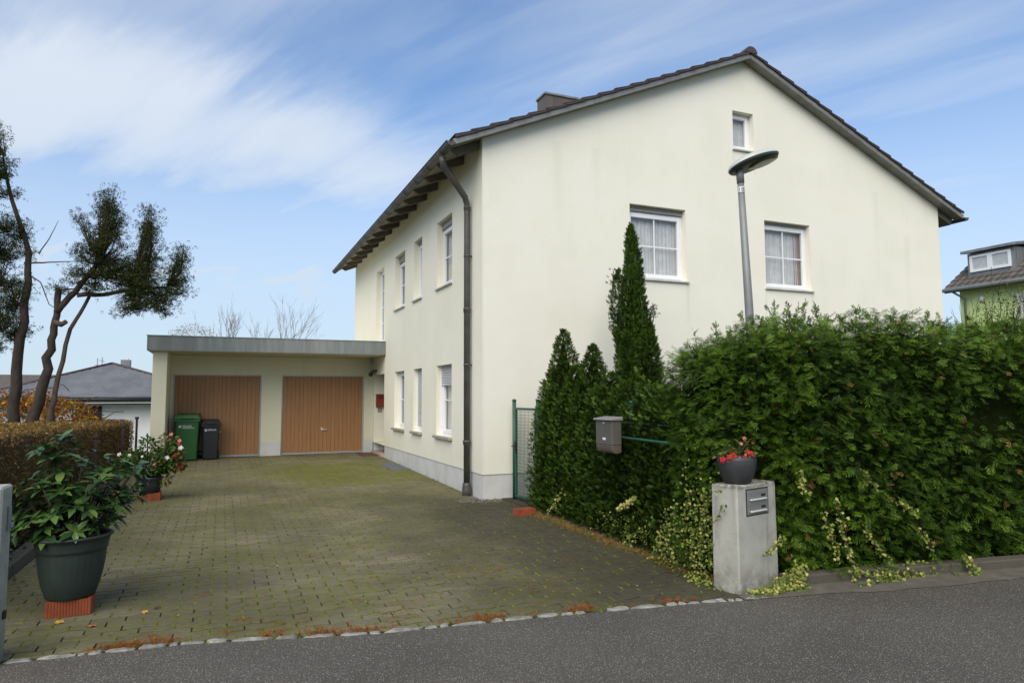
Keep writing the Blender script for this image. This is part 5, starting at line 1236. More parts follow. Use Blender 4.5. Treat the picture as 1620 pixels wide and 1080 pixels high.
# clipped brown hedge on the left
bh = thing('brown_hedge', 'clipped brown hedge with dry leaves along the left side of the driveway', 'hedge', (-6.4, 2.2, 0))
BC = (-6.45, 2.0, .55); BH = (.75, 6.6, .60); BA = .0
def bhz(p): return p
P_, N_ = rbox_pts(46000, BC, BH, 0., .10, (0, 1.15, .4, .5, .8), .025, 2.4, 4.)
keep = P_[:, 1] > -4.2; P_, N_ = P_[keep], N_[keep]
P_[:, 2] *= (1.27-.022*(P_[:, 1]+1))/1.15
P_ += N_*rng.uniform(-.05, .012, len(P_))[:, None]
n = len(P_); near = P_[:, 1] < 0
ax_ = unit(rng.normal(size=(n, 3))+N_*.25); T = np.clip(.36+lump(P_, 4., 2.)*.13+rng.normal(size=n)*.22, 0, 1)
link('foliage', scatter_mesh('foliage', [([(0, 0, 0), (.45, -.28, .06), (1, 0, -.15), (.5, .28, .1)], [(0, 1, 2, 3)]), ([(0, 0, 0), (.5, -.1, .04), (1.1, 0, -.05), (.5, .1, .02)], [(0, 1, 2, 3)])], P_, basis(ax_, unit(N_+rng.normal(size=(n, 3))*.8)), rng.uniform(.022, .050, n), T, tuple(bh.location)), M['brown_leaf'], bh, kind='stuff')
mb = MB(); nyy = 60; vs = []
for j in range(nyy+1):
    y = -4.55+13.1*j/nyy; zt = (1.27-.022*(y+1))-.06; dx = .02*math.sin(y*5)
    vs += [(-5.75+dx, y, -.02), (-5.76+dx, y, zt*.5), (-5.75+dx, y, zt-.03), (-5.8, y, zt), (-7.15, y, zt), (-7.2, y, -.02)]
mb.add(vs, [(j*6+k, j*6+k+1, j*6+k+7, j*6+k+6) for j in range(nyy) for k in range(5)]); mb.add(vs[-6:], [(0, 1, 2, 3, 4, 5)]); mb.add(vs[:6], [(0, 1, 2, 3, 4, 5)])
part('inner_wood', mb, M['core_brown'], bh, fix=False)
# ivy and litter on the strip in front of the brown hedge
n = 1500; P_ = np.stack([rng.uniform(-5.74, -5.5, n), rng.uniform(-4.6, 6, n), np.abs(rng.normal(size=n))*.05+.04], 1)
gc = link('ground_cover', scatter_mesh('ground_cover', LEAF, P_, frames(n, .2), rng.uniform(.03, .06, n), rng.uniform(0, .8, n)), M['rhodo'], None, kind='stuff')
tagged(gc, 'low dark green ground cover between the left kerb and the brown hedge', 'ground cover')

# ================================================================== conifers on the left
def limb(mb, pts, radii, n=7, wob=.03):
    out = []; rr = []
    for i in range(len(pts)-1):
        for k in range(4):
            t = k/4; p = Vector(pts[i]).lerp(Vector(pts[i+1]), t); out.append(p+Vector([random.gauss(0, wob*radii[i]*6) for _ in range(3)])); rr.append(radii[i]+(radii[i+1]-radii[i])*t)
    out.append(Vector(pts[-1])); rr.append(radii[-1]); mb.tube(out, rr, n); return out
def pine_crown(root, lobes, spine_for, m, seed=0):
    """lobes: (centre, radii, n clusters); twigs run from the lobe's spine point to each cluster"""
    P, Tn = [], []; tw = MB()
    for li, (c_, r_, nc) in enumerate(lobes):
        c_ = Vector(c_); sp = Vector(spine_for[li])
        for q in range(nc):
            d = Vector([random.gauss(0, 1) for _ in range(3)]).normalized(); f = random.uniform(.15, 1.)**.5
            p = Vector([c_[i]+d[i]*f*r_[i] for i in range(3)])
            # the lobe tapers upward
            tt = (p.z-(c_.z-r_[2]))/(2*r_[2]); p.x = c_.x+(p.x-c_.x)*(1.06-.2*tt)
            base_ = sp.lerp(c_, random.uniform(0, .9)); base_.z = min(base_.z, p.z); mid = base_.lerp(p, .55)+Vector((0, 0, -.04))
            tw.tube([base_, mid, p], [.012, .008, .003], 4)
            for k in range(random.randint(9, 18)):
                P.append(tuple(p+Vector([random.gauss(0, .085), random.gauss(0, .085), random.gauss(.01, .05)]))); Tn.append(.25+.5*random.random()*(.4+tt*.6))
                if random.random() < .25: P.append(tuple(mid.lerp(p, random.random())+Vector([random.gauss(0, .04) for _ in range(3)]))); Tn.append(random.random()*.4)
    n = len(P); ax_ = unit(rng.normal(size=(n, 3))+[0, 0, .9])
    part('twig', tw, M['twig'], root, kind='stuff')
    link('foliage', scatter_mesh('foliage', TUFT, P, basis(ax_, unit(rng.normal(size=(n, 3)))), rng.uniform(.042, .085, n), np.clip(np.array(Tn), 0, 1), tuple(root.location)), m, root, kind='stuff')
tb = thing('pine_tree', 'leaning dark conifer with forked bare trunk and three pointed crown lobes', 'tree', (-6.95, 5.0, 0))
mb = MB(); limb(mb, [(-7.08, 5.0, -.1), (-6.98, 5.0, 1.1), (-6.80, 5.0, 1.95), (-6.73, 5.0, 2.7), (-6.68, 5.0, 3.15), (-6.66, 5.0, 3.66)], [.13, .105, .085, .066, .058, .054], 10); part('trunk', mb, M['bark'], tb)
mb = MB(); limb(mb, [(-6.84, 5.05, -.1), (-6.72, 5.05, 1.1), (-6.66, 5.05, 1.7), (-6.46, 5.1, 2.9), (-6.17, 5.15, 3.58)], [.10, .075, .045, .036, .03], 8); part('limb', mb, M['bark_pale'], tb)
mb = MB(); limb(mb, [(-6.68, 5.0, 3.2), (-6.40, 5.0, 3.60), (-6.08, 5.0, 4.1), (-5.95, 5.0, 4.9), (-5.90, 5.0, 5.5)], [.065, .055, .045, .03, .01], 8); part('limb', mb, M['bark'], tb)
mb = MB(); limb(mb, [(-6.35, 5.0, 3.55), (-5.8, 5.1, 3.62), (-5.25, 5.1, 3.8), (-5.15, 5.1, 4.6), (-5.22, 5.1, 5.2)], [.045, .04, .035, .02, .008], 7); part('limb', mb, M['bark_pale'], tb)
mb = MB(); limb(mb, [(-5.35, 5.1, 3.75), (-4.85, 5.0, 3.78), (-4.6, 5.0, 4.1), (-4.56, 5.0, 4.7)], [.03, .025, .018, .006], 7); part('limb', mb, M['bark'], tb)
mb = MB(); mb.tube([(-6.70, 5, 3.02), (-6.58, 4.95, 2.97), (-6.50, 4.9, 3.02)], [.06, .05, .045], 8); part('branch_stub', mb, M['bark_pale'], tb)
def lob(l, y, dy=.34):
    return [((-5.887+(cx_-175)*.0114, y+random.uniform(-.1, .1), 5.748-(cy_-292)*.0126), (rx_*.0114, dy, ry_*.0126), n) for cx_, cy_, rx_, ry_, n in l]
LB = lob([(173, 322, 15, 30, 26), (172, 355, 32, 32, 50), (168, 395, 40, 38, 60), (192, 425, 40, 36, 60), (150, 440, 42, 26, 40), (135, 352, 15, 14, 9), (128, 395, 10, 9, 5), (218, 440, 36, 34, 46), (234, 350, 13, 30, 26), (238, 395, 20, 42, 52), (236, 450, 28, 34, 40), (289, 398, 10, 24, 16), (284, 432, 17, 36, 40), (264, 468, 26, 26, 34), (232, 482, 34, 20, 26), (203, 478, 22, 24, 16), (106, 458, 12, 12, 6)], 5.0)
pine_crown(tb, LB, [(-6.0+.0*i, 5, 4.0) if c_[0][0] < -5.6 else ((-5.5, 5.05, 3.75) if c_[0][0] < -4.9 else (-4.85, 5., 3.8)) for i, c_ in enumerate(LB)], M['pine'])
ta = thing('pine_tree', 'dark conifer with ragged crown cut off by the left edge of the photo', 'tree', (-7.3, 5.0, 0))
mb = MB(); limb(mb, [(-7.30, 5.0, -.1), (-7.27, 5.0, 1.1), (-7.24, 5.0, 2.4), (-7.16, 5.0, 3.6), (-7.17, 5.0, 4.3), (-7.55, 5.0, 5.6), (-7.65, 5, 6.2)], [.13, .10, .085, .065, .05, .03, .01], 9); part('trunk', mb, M['bark'], ta)
mb = MB(); limb(mb, [(-7.22, 5.0, 4.1), (-6.85, 5.0, 4.14), (-6.35, 5.0, 4.2)], [.02, .013, .006], 5); part('limb', mb, M['twig'], ta)
mb = MB(); limb(mb, [(-7.0, 5.0, 4.3), (-6.85, 5.0, 4.6), (-6.72, 5.0, 4.95)], [.012, .009, .004], 5); part('limb', mb, M['twig'], ta)
mb = MB(); limb(mb, [(-7.17, 5.0, 3.9), (-6.95, 5.0, 3.75), (-6.8, 5.0, 3.35), (-6.6, 5., 3.2)], [.014, .011, .008, .004], 5); part('limb', mb, M['twig'], ta)
LA = lob([(5, 245, 26, 24, 30), (14, 285, 26, 24, 30), (28, 318, 16, 8, 7), (10, 322, 22, 8, 8), (20, 365, 40, 18, 34), (50, 375, 20, 16, 16), (15, 400, 44, 24, 44), (60, 405, 14, 8, 6), (20, 440, 34, 30, 44), (46, 470, 24, 28, 34), (20, 500, 36, 34, 50), (48, 520, 22, 24, 28), (15, 545, 22, 14, 12), (-30, 300, 34, 60, 40), (-35, 430, 36, 90, 70)], 5.0)
pine_crown(ta, LA, [((c_[0][0]*.6-7.25*.4), 5, c_[0][2]-c_[1][2]*.8) for c_ in LA], M['pine'])

# autumn climber over an arbour
au = thing('autumn_shrub', 'shrub with yellow and orange autumn leaves behind the brown hedge', 'shrub', (-7.1, 7.0, 0))
ABL = [((-6.85, 7.0, 1.25), (.66, .6, .36)), ((-7.3, 7.0, 1.45), (.6, .6, .34)), ((-7.95, 7.0, 1.4), (.5, .6, .42)), ((-6.30, 7.0, 1.0), (.30, .4, .26))]
P_, d = blob_pts(ABL, 2300); T = np.clip(.45+.25*lump(P_, 4, 1)+rng.normal(size=2300)*.2+.2*(1.2-P_[:, 2]), 0, 1)
link('foliage', scatter_mesh('foliage', LEAF, P_, basis(unit(rng.normal(size=(2300, 3))+[0, 0, -.5]), unit(d+rng.normal(size=(2300, 3))*.5)), rng.uniform(.05, .10, 2300), T, tuple(au.location)), M['autumn'], au, kind='stuff')
mb = MB()
for q in range(120):
    c_, r_ = random.choice(ABL); a = Vector(c_)+Vector([random.uniform(-1, 1)*r_[i]*.95 for i in range(3)]); b = a+Vector((random.gauss(0, .3), random.gauss(0, .2), random.gauss(0, .18))); mb.tube([a, a.lerp(b, .5)+Vector((0, 0, .05)), b], [.009, .007, .004], 4)
for x in (-6.7, -7.2, -7.8): mb.tube([(x, 7.1, -.1), (x+.05, 7.05, .8), (x, 7, 1.5)], [.03, .025, .01], 6)
part('stem', mb, M['twig'], au, kind='stuff')
# ================================================================== bare trees behind the garage
def bare(mb, p, d, ln, r, lv, spread=.5, droop=0.):
    e = p+d*ln; m_ = p.lerp(e, .5)+Vector([random.gauss(0, ln*.04) for _ in range(3)]); mb.tube([p, m_, e], [r, r*.85, r*.7], 4 if lv < 3 else 5, cap=False)
    if lv == 0: return
    for k in range(random.randint(2, 3)):
        nd_ = (d+Vector([random.gauss(0, spread) for _ in range(3)])+Vector((0, 0, .16-droop))).normalized(); bare(mb, p.lerp(e, random.uniform(.45, 1)), nd_, ln*random.uniform(.55, .85), r*.62, lv-1, spread, droop)
bs = [(-3.70, 18.0, 5.05, 'bare winter tree with thin upright twigs behind the garage roof, left of two'), (-1.60, 18.2, 5.45, 'bare winter tree with fanned twigs behind the garage roof, nearest the house'), (-2.55, 19, 4.8, 'small bare winter tree between two larger ones behind the garage roof')]
for x, y, h, lab in bs:
    t = thing('bare_tree', lab, 'tree', (x, y, -1.5), group='bare trees behind the garage')
    mb = MB(); mb.tube([(x, y, -1.6), (x+.05, y, 1.5), (x, y, 3.0)], [.12, .09, .06], 7); part('trunk', mb, M['twig_bare'], t)
    mb = MB()
    for q in range(8 if h > 5 else 5):
        d = Vector((random.gauss(0, .30), random.gauss(0, .3), 1)).normalized(); bare(mb, Vector((x+random.gauss(0, .12), y, 2.6+random.uniform(0, .5))), d, (h-2.6)*random.uniform(.36, .50), .012, 3, .26)
    part('crown', mb, M['twig_bare'], t, fix=False, kind='stuff')
t = thing('bare_tree', 'round brownish crown just showing over the left end of the garage roof', 'tree', (-5.0, 22, -2), group='bare trees behind the garage')
mb = MB(); mb.tube([(-5.0, 22, -2.2), (-5.0, 22, 2.8)], [.18, .1], 7); part('trunk', mb, M['twig_bare'], t)
mb = MB()
for q in range(26): bare(mb, Vector((-5.0+random.gauss(0, .3), 22, 3.0)), Vector((random.gauss(0, .8), random.gauss(0, .5), .6)).normalized(), .62, .02, 3, .6)
part('crown', mb, M['twig'], t, fix=False, kind='stuff')
P_, d = blob_pts([((-5.0, 22, 4.0), (1.1, .9, .78))], 2200); link('foliage', scatter_mesh('foliage', LEAF, P_, basis(unit(rng.normal(size=(2200, 3))), unit(rng.normal(size=(2200, 3)))), rng.uniform(.03, .06, 2200), rng.uniform(0, .9, 2200), tuple(t.location)), M['brown_leaf'], t, kind='stuff')

# ================================================================== ivy
def ivy_thing(label, loc, strands, per=16, size=(.020, .036), tint=.55, fill=None, group=None):
    t = thing('ivy', label, 'ivy', loc, group=group); sm = MB(); P, Nn = [], []
    for pts in strands:
        ptsv = [Vector(p) for p in pts]; L_ = 0; fine = []
        for a, b in zip(ptsv, ptsv[1:]):
            n = max(2, int((b-a).length/.03))
            for k in range(n): fine.append(a.lerp(b, k/n)+Vector([random.gauss(0, .006) for _ in range(3)]))
        fine.append(ptsv[-1]); sm.tube(fine, .0022, 4)
        for p in fine:
            for k in range(per//8):
                P.append(tuple(p+Vector([random.gauss(0, .012), random.gauss(0, .012), random.gauss(0, .010)]))); 
    if fill: 
        for (c_, r_, n) in fill:
            for k in range(n): P.append(tuple(Vector(c_)+Vector([random.gauss(0, .55)*r_[i] for i in range(3)])))
    P = np.array(P); n = len(P); P[:, 2] = np.maximum(P[:, 2], .012)
    out = unit(np.array([[-.5, -.8, .45]])+rng.normal(size=(n, 3))*.5); ax_ = unit(rng.normal(size=(n, 3))*.7+[0, -.1, -.6])
    part('vine_stem', sm, M['twig'], t, kind='stuff')
    link('foliage', scatter_mesh('foliage', IVY, P, basis(ax_, out), rng.uniform(*size, n), np.clip(rng.normal(size=n)*.27+tint, 0, 1), tuple(t.location)), M['ivy'], t, kind='stuff')
    return t
def trail(x0, y0, z0, x1, y1, z1, wob=.05, k=4):
    a = Vector((x0, y0, z0)); b = Vector((x1, y1, z1)); return [tuple(a)]+[tuple(a.lerp(b, q/k)+Vector((random.gauss(0, wob*.5), random.gauss(0, wob*.5), random.gauss(0, wob*.4)))) for q in range(1, k)]+[tuple(b)]
S1 = []
for q in range(14):
    y = random.uniform(-5.30, -3.5)**1 if q % 3 else random.uniform(-5.3, -4.7); top = .15+.60*max(0, (-3.9-y)/1.4)*random.uniform(.5, 1.15); 
    if random.random() < .25: top *= 1.2
    xx = .12 if y < -4.35 else .27
    S1.append(trail(xx+.04, y, top, xx-.02-random.uniform(0, .08), y+random.uniform(-.08, .30), .03+random.uniform(0, .1), .06))
S1.append(trail(.0, -5.25, .72, .02, -5.52, .83, .01, 3)); S1.append(trail(.08, -5.3, .45, .02, -5.55, .70, .01, 3)); S1.append(trail(.02, -5.30, .78, .03, -5.34, .2, .03))
ivy_thing('variegated cream and green ivy spilling over the paving left of the concrete pillar', (.1, -4.7, 0), S1, 24, (.016, .028), tint=.45, fill=[((.17, -4.80, .22), (.05, .50, .26), 280), ((.12, -5.10, .45), (.05, .26, .42), 480), ((.30, -3.8, .16), (.03, .7, .14), 420), ((.06, -5.2, .03), (.10, .24, .02), 160)])
ivy_thing('long bright ivy shoot standing out from the clipped thujas above the driveway edge', (.28, -3.75, .3), [trail(.27, -3.85, .52, .24, -3.60, .38, .01, 3), trail(.27, -3.86, .53, .24, -3.63, .40, .01, 3)], 32, (.026, .04), .92)
ivy_thing('thin pale ivy runner low in the clipped thujas near the orange brick', (.30, -1.95, .1), [trail(.33, -2.1, .42, .27, -1.78, .05, .02), trail(.33, -2.15, .36, .27, -1.9, .16, .02)], 16, (.026, .042), .6)
# trails hanging on the front of the big hedge
def hy(x, z): return -5.60-.085*(x-1)-.06
TR = [((.75, .95), (.78, .72), 'short cream ivy tuft on the hedge just above the right shoulder of the pillar'), ((.98, .60), (1.05, .20), 'hanging ivy trail in the hedge, nearest the right side of the pillar'), ((1.12, .72), (1.22, .0), 'longest hanging ivy trail, dropping down the hedge to the gutter strip'), ((1.42, .92), (1.5, .76), 'short pale ivy trail high in the hedge right of the pillar'), ((1.38, .48), (1.62, .12), 'slanting ivy trail low in the hedge middle'), ((1.78, .66), (1.95, .52), 'small pale ivy trail in the hedge, right of the slanting one'), ((2.0, .42), (2.1, .20), 'ivy trail low on the hedge, rightmost of the hanging ones')]
for (a, b, lab) in TR:
    s = [trail(a[0], hy(a[0], 0)-.0, a[1], b[0], hy(b[0], 0)-.07, max(.02, b[1]), .02), trail(a[0]+.01, hy(a[0], 0)-.02, a[1]-.02, b[0]+.02, hy(b[0], 0)-.06, max(.02, b[1]+.05), .02)]
    ivy_thing(lab, (a[0], hy(a[0], 0), 0), s, 16, (.020, .034), .62, group='ivy trails hanging on the big hedge')
SF = [trail(.62+random.uniform(-.1, .3), -5.55, .1, .4+random.uniform(-.1, .3), -5.72, .02, .02) for _ in range(10)]
ivy_thing('low mat of variegated ivy spreading at the right foot of the concrete pillar', (.5, -5.7, 0), SF, 16, tint=.55, fill=[((.50, -5.66, .02), (.24, .05, .025), 420), ((.72, -5.62, .10), (.08, .06, .10), 130)])
SF = [trail(.62, -5.56, .42, .42, -5.60, .30, .015, 3), trail(.62, -5.56, .38, .40, -5.60, .28, .015, 3)]
ivy_thing('short ivy runner reaching across the right edge of the concrete pillar face', (.55, -5.6, .3), SF, 24, (.018, .03), .5)
SF = [trail(1.3+random.uniform(-.2, .8), hy(1.6, 0), .10, 1.35+random.uniform(-.2, 1.0), -5.83, .015, .03) for _ in range(16)]
ivy_thing('scattered low ivy creeping over the gutter strip below the hedge', (1.7, -5.8, 0), SF, 16, tint=.45)
ivy_thing('single small ivy clump on the low kerb at the right part of the hedge', (2.42, -5.95, 0), [trail(2.42, -5.9, .16, 2.36+.03*q, -5.98, .02, .02) for q in range(5)], 16, tint=.4)

# ================================================================== moss, sedum, leaves along the road edge
n = 1700; xx = rng.uniform(-4.95, -.3, n); cl_ = lump(np.stack([xx*2.2, xx*0, xx*0], 1), 1., 3.)
keep = cl_+rng.normal(size=n)*.2 > .18; xx = xx[keep]; n = len(xx); yy = np.array([edge_y(float(x)) for x in xx])+.055+np.abs(rng.normal(size=n))*.045-.02
P_ = np.stack([xx, yy, rng.uniform(.0, .022, n)], 1)
o = link('sedum', scatter_mesh('sedum', TUFT, P_, frames(n, 1.), rng.uniform(.018, .038, n), np.clip(rng.normal(.45, .25, n), 0, 1)), M['sedum'], None, kind='stuff'); tagged(o, 'rusty orange sedum and dry moss growing along the road edge of the paving', 'sedum')
n = 2200; xx = rng.uniform(-5.2, .25, n); yy = np.array([edge_y(float(x)) for x in xx])+rng.exponential(.55, n)+.05; keep = (lump(np.stack([xx*1.6, yy*1.6, xx*0], 1), 1.3, 6.)+rng.normal(size=n)*.35 > .32) & (yy < -2) & (xx < -.9); xx, yy = xx[keep], yy[keep]; n = len(xx)
o = link('moss_tuft', scatter_mesh('moss_tuft', TUFT, np.stack([xx, yy, xx*0+.002], 1), frames(n, 1.), rng.uniform(.010, .022, n), np.clip(rng.normal(.6, .25, n), 0, 1)), M['weed'], None, kind='stuff'); tagged(o, 'small moss and weed tufts dotted over the paving joints', 'moss')
n = 420; xx = rng.uniform(-4.4, -.5, n); yy = np.array([edge_y(float(x)) for x in xx])+rng.exponential(.7, n)+.1; keep = (lump(np.stack([xx*1.9, yy*1.9, xx*0], 1), 1.3, 9.) > .2) & (yy < -1.5); xx, yy = np.repeat(xx[keep], 14), np.repeat(yy[keep], 14); n = len(xx)
o = link('sedum', scatter_mesh('sedum', TUFT, np.stack([xx+rng.normal(size=n)*.035, yy+rng.normal(size=n)*.012, xx*0+.001], 1), frames(n, .6), rng.uniform(.008, .016, n), rng.uniform(.1, .8, n)), M['sedum'], None, kind='stuff'); tagged(o, 'thin reddish sedum patches between the pavers of the driveway', 'sedum')
# grassy verge where the hedge meets the paving
n = 2600; yy = rng.uniform(-5.3, -1.1, n); xx = .22+rng.normal(size=n)*.05-.06*np.sin(yy*3)**2; P_ = np.stack([xx, yy, np.abs(rng.normal(size=n))*.012], 1)
o = link('litter', scatter_mesh('litter', TUFT, P_, frames(n, .7), rng.uniform(.012, .035, n), np.clip(rng.normal(.5, .3, n), 0, 1)), M['brown_leaf'], None, kind='stuff'); tagged(o, 'strip of dry litter between the paving and the clipped thujas', 'plant litter')
n = 900; yy = rng.uniform(-5.3, -1.3, n); P_ = np.stack([.20+rng.normal(size=n)*.07, yy, yy*0+.004], 1)
o = link('moss_tuft', scatter_mesh('moss_tuft', TUFT, P_, frames(n, .7), rng.uniform(.010, .03, n), rng.uniform(.2, .9, n)), M['weed'], None, kind='stuff'); tagged(o, 'weeds and moss at the foot of the clipped thujas', 'moss')
n = 700; P_ = np.stack([rng.uniform(-.45, .25, n), rng.uniform(-.38, .55, n), rng.uniform(0, .008, n)], 1); P_ = P_[(P_[:, 1] < 0) | (P_[:, 0] < -.02)]; n = len(P_)
pebs = [([(math.cos(a)*k, math.sin(a)*k*.7, z) for k, z in ((1, 0), (.7, .55)) for a in [i*1.2566 for i in range(5)]], [(i, (i+1) % 5, 5+(i+1) % 5, 5+i) for i in range(5)]+[(5, 6, 7, 8), (5, 8, 9, 9)])]
pebs = [([(-1, -.7, 0), (1, -.6, 0), (.9, .7, 0), (-.8, .6, 0), (-.5, -.4, .6), (.5, -.3, .7), (.5, .4, .6), (-.5, .3, .65)], [(4, 5, 6, 7), (0, 1, 5, 4), (1, 2, 6, 5), (2, 3, 7, 6), (3, 0, 4, 7)])]
P_ = P_[(np.abs(P_[:, 0])*.9+np.abs(P_[:, 1]+.05) < .45)]; n = len(P_)
o = link('gravel', scatter_mesh('gravel', pebs, P_, basis(unit(rng.normal(size=(n, 3))*[1, 1, .1]), np.tile([[0, 0, 1.]], (n, 1))), rng.uniform(.006, .016, n), rng.uniform(0, 1, n)), M['gravel'], None, kind='stuff'); tagged(o, 'little patch of gravel at the foot of the downpipe and house corner', 'gravel')
LFM = {}
def fallen(label, x, y, s, m, group=None, rz=None):
    if m not in LFM:
        mb = MB(); mb.add([(0, -.5, .0), (.28, -.2, .10), (.5, .1, .02), (.2, .3, .14), (0, .62, .05), (-.22, .3, .16), (-.5, .1, .02), (-.28, -.2, .12), (0, 0, .02)], [(8, i, (i+1) % 8) for i in range(8)]); me = mb.mesh('fallen_leaf', fix=False); me.materials.append(M[m]); LFM[m] = me
    o = link('fallen_leaf', LFM[m], None, None, (x, y, gz(y)+.003)); o.scale = (s,)*3; o.rotation_euler = (random.gauss(0, .25), random.gauss(0, .25), random.uniform(0, 6.3) if rz is None else rz)
    tagged(o, label, 'fallen leaf', group); return o
fallen('yellow fallen leaf on the paving just in front of the orange brick', -4.79, -4.20, .075, 'leaf_yellow'); fallen('orange brown fallen leaf right of the yellow one near the big pot', -4.56, -4.38, .07, 'leaf_orange')
fallen('yellow curled leaf on the paving to the right of the big pot', -4.25, -4.17, .05, 'leaf_yellow'); fallen('dark shrivelled leaf on the paving right of the big pot', -4.17, -4.10, .06, 'leaf_brown')
fallen('small orange leaf lying on the pale edge stones at the front left', -4.30, -4.97, .035, 'leaf_orange')
for k in range(46):
    if k % 3 == 0: x, y = random.uniform(-.75, .15), random.uniform(-5.2, -1.6)
    else: x, y = random.uniform(-5.0, -.4), random.uniform(-5.0, 4.5)
    m = random.choice(['leaf_pale', 'leaf_pale', 'leaf_pale', 'leaf_orange']); fallen('tiny pale or orange leaf scrap scattered on the paving', x, y, random.uniform(.014, .028), m, 'leaf scraps on the driveway')
for k in range(24):
    x, y = random.uniform(-5.0, -.6), random.uniform(-5.1, 3.5); fallen('tiny dark leaf scrap scattered on the paving', x, y, random.uniform(.018, .032), 'leaf_brown', 'dark leaf scraps on the driveway')
for k in range(30):
    x, y = random.uniform(-5.44, -5.3), random.uniform(-3.6, 2); fallen('small brown leaf fallen in the corner along the left kerb', x, y, random.uniform(.025, .045), random.choice(['leaf_brown', 'leaf_brown', 'leaf_pale']), 'leaves along the left kerb')

# ================================================================== far houses
hl = thing('slate_house', 'white house with dark hipped slate roof and chimney behind the brown hedge', 'house', (-8.3, 30, -2.2))
mb = MB(); mb.box(-13.5, -4.2, 26.4, 34, -3, 1.28); part('wall', mb, M['white_wall'], hl)
ez, rz_, ax0, ax1 = 1.52, 3.22, -13.9, -3.2; ay0, ay1 = 25.6, 35
mb = MB(); c1, c2, c3, c4 = (ax0, ay0, ez), (ax1, ay0, ez), (ax1, ay1, ez), (ax0, ay1, ez); k1, k2 = (-8.85, 28.9, rz_), (-8.65, 31.4, rz_)
mb.add([c1, c2, c3, c4, k1, k2], [(0, 1, 4), (1, 2, 5, 4), (2, 3, 5), (3, 0, 4, 5), (0, 3, 2, 1)]); rf = part('roof', mb, M['slate'], hl, fix=False)
for q in range(1, 18):
    t_ = q/18; y = ay0+(28.9-ay0)*t_; z = ez+(rz_-ez)*t_; xa = ax0+(-8.85-ax0)*t_; xb = ax1+(-8.85-ax1)*t_
    mb = MB(); mb.hexa([(xa+.05, y-.12, z+.0), (xb-.05, y-.12, z+.0), (xb-.05, y+.09, z+.1), (xa+.05, y+.09, z+.1), (xa+.05, y-.12, z+.035), (xb-.05, y-.12, z+.035), (xb-.05, y+.09, z+.115), (xa+.05, y+.09, z+.115)]); part('slate_course', mb, M['slate'], rf)
for a, b in ((c1, k1), (c2, k1)):
    mb = MB(); mb.tube([(a[0], a[1], a[2]+.05), (b[0], b[1], b[2]+.06)], .09, 6); part('hip_tile', mb, M['tile'], rf)
mb = MB(); mb.box(-8.52, -8.10, 29.2, 29.7, 2.6, 3.50); ch = part('chimney', mb, M['chimney'] if False else M['zinc'], rf); mb = MB(); mb.box(-8.41, -8.21, 29.35, 29.55, 3.501, 3.60); part('chimney_pot', mb, M['white_wall'], ch)
mb = MB(); mb.tube([(-9.5, 29, 2.5), (-9.5, 29, 3.55)], .02, 5); mb.tube([(-9.3, 29, 2.5), (-9.3, 29, 3.6)], .02, 5); mb.tube([(-9.6, 29, 3.2), (-9.2, 29, 3.2)], .015, 5); mb.tube([(-9.42, 29, 3.45), (-9.2, 29, 3.38)], .015, 5); part('antenna', mb, M['chain'], rf)
mb = MB(); mb.box(ax0, ax1, ay0-.03, ay0-.001, ez-.16, ez-.02); part('eaves_board', mb, M['wood_soffit'], hl); mb = MB(); mb.tube([(ax0, ay0-.1, ez+.0), (ax1, ay0-.1, ez+.0)], .07, 8); part('gutter', mb, M['black'], hl)
mb = MB(); mb.box(-9.9, -8.86, 26.36, 26.399, .2, 1.22); wn = part('window', mb, M['dark'], hl); mb = MB(); mb.box(-9.4, -9.34, 26.33, 26.358, .2, 1.22); part('window_bar', mb, M['white_wall'], wn)
h2 = thing('distant_house', 'distant brown roofed house barely showing left of the slate roof', 'house', (-17, 48, -2))
mb = MB(); mb.box(-24, -14, 46, 54, -3, 1.4); part('wall', mb, M['white_wall'], h2)
mb = MB(); mb.add([(-24.5, 45.5, 1.3), (-13.5, 45.5, 1.3), (-13.5, 54.5, 1.3), (-24.5, 54.5, 1.3), (-24.5, 50, 3.3), (-13.5, 50, 3.3)], [(0, 1, 5, 4), (2, 3, 4, 5), (0, 4, 3), (1, 2, 5), (0, 3, 2, 1)]); part('roof', mb, M['tile_old'], h2)
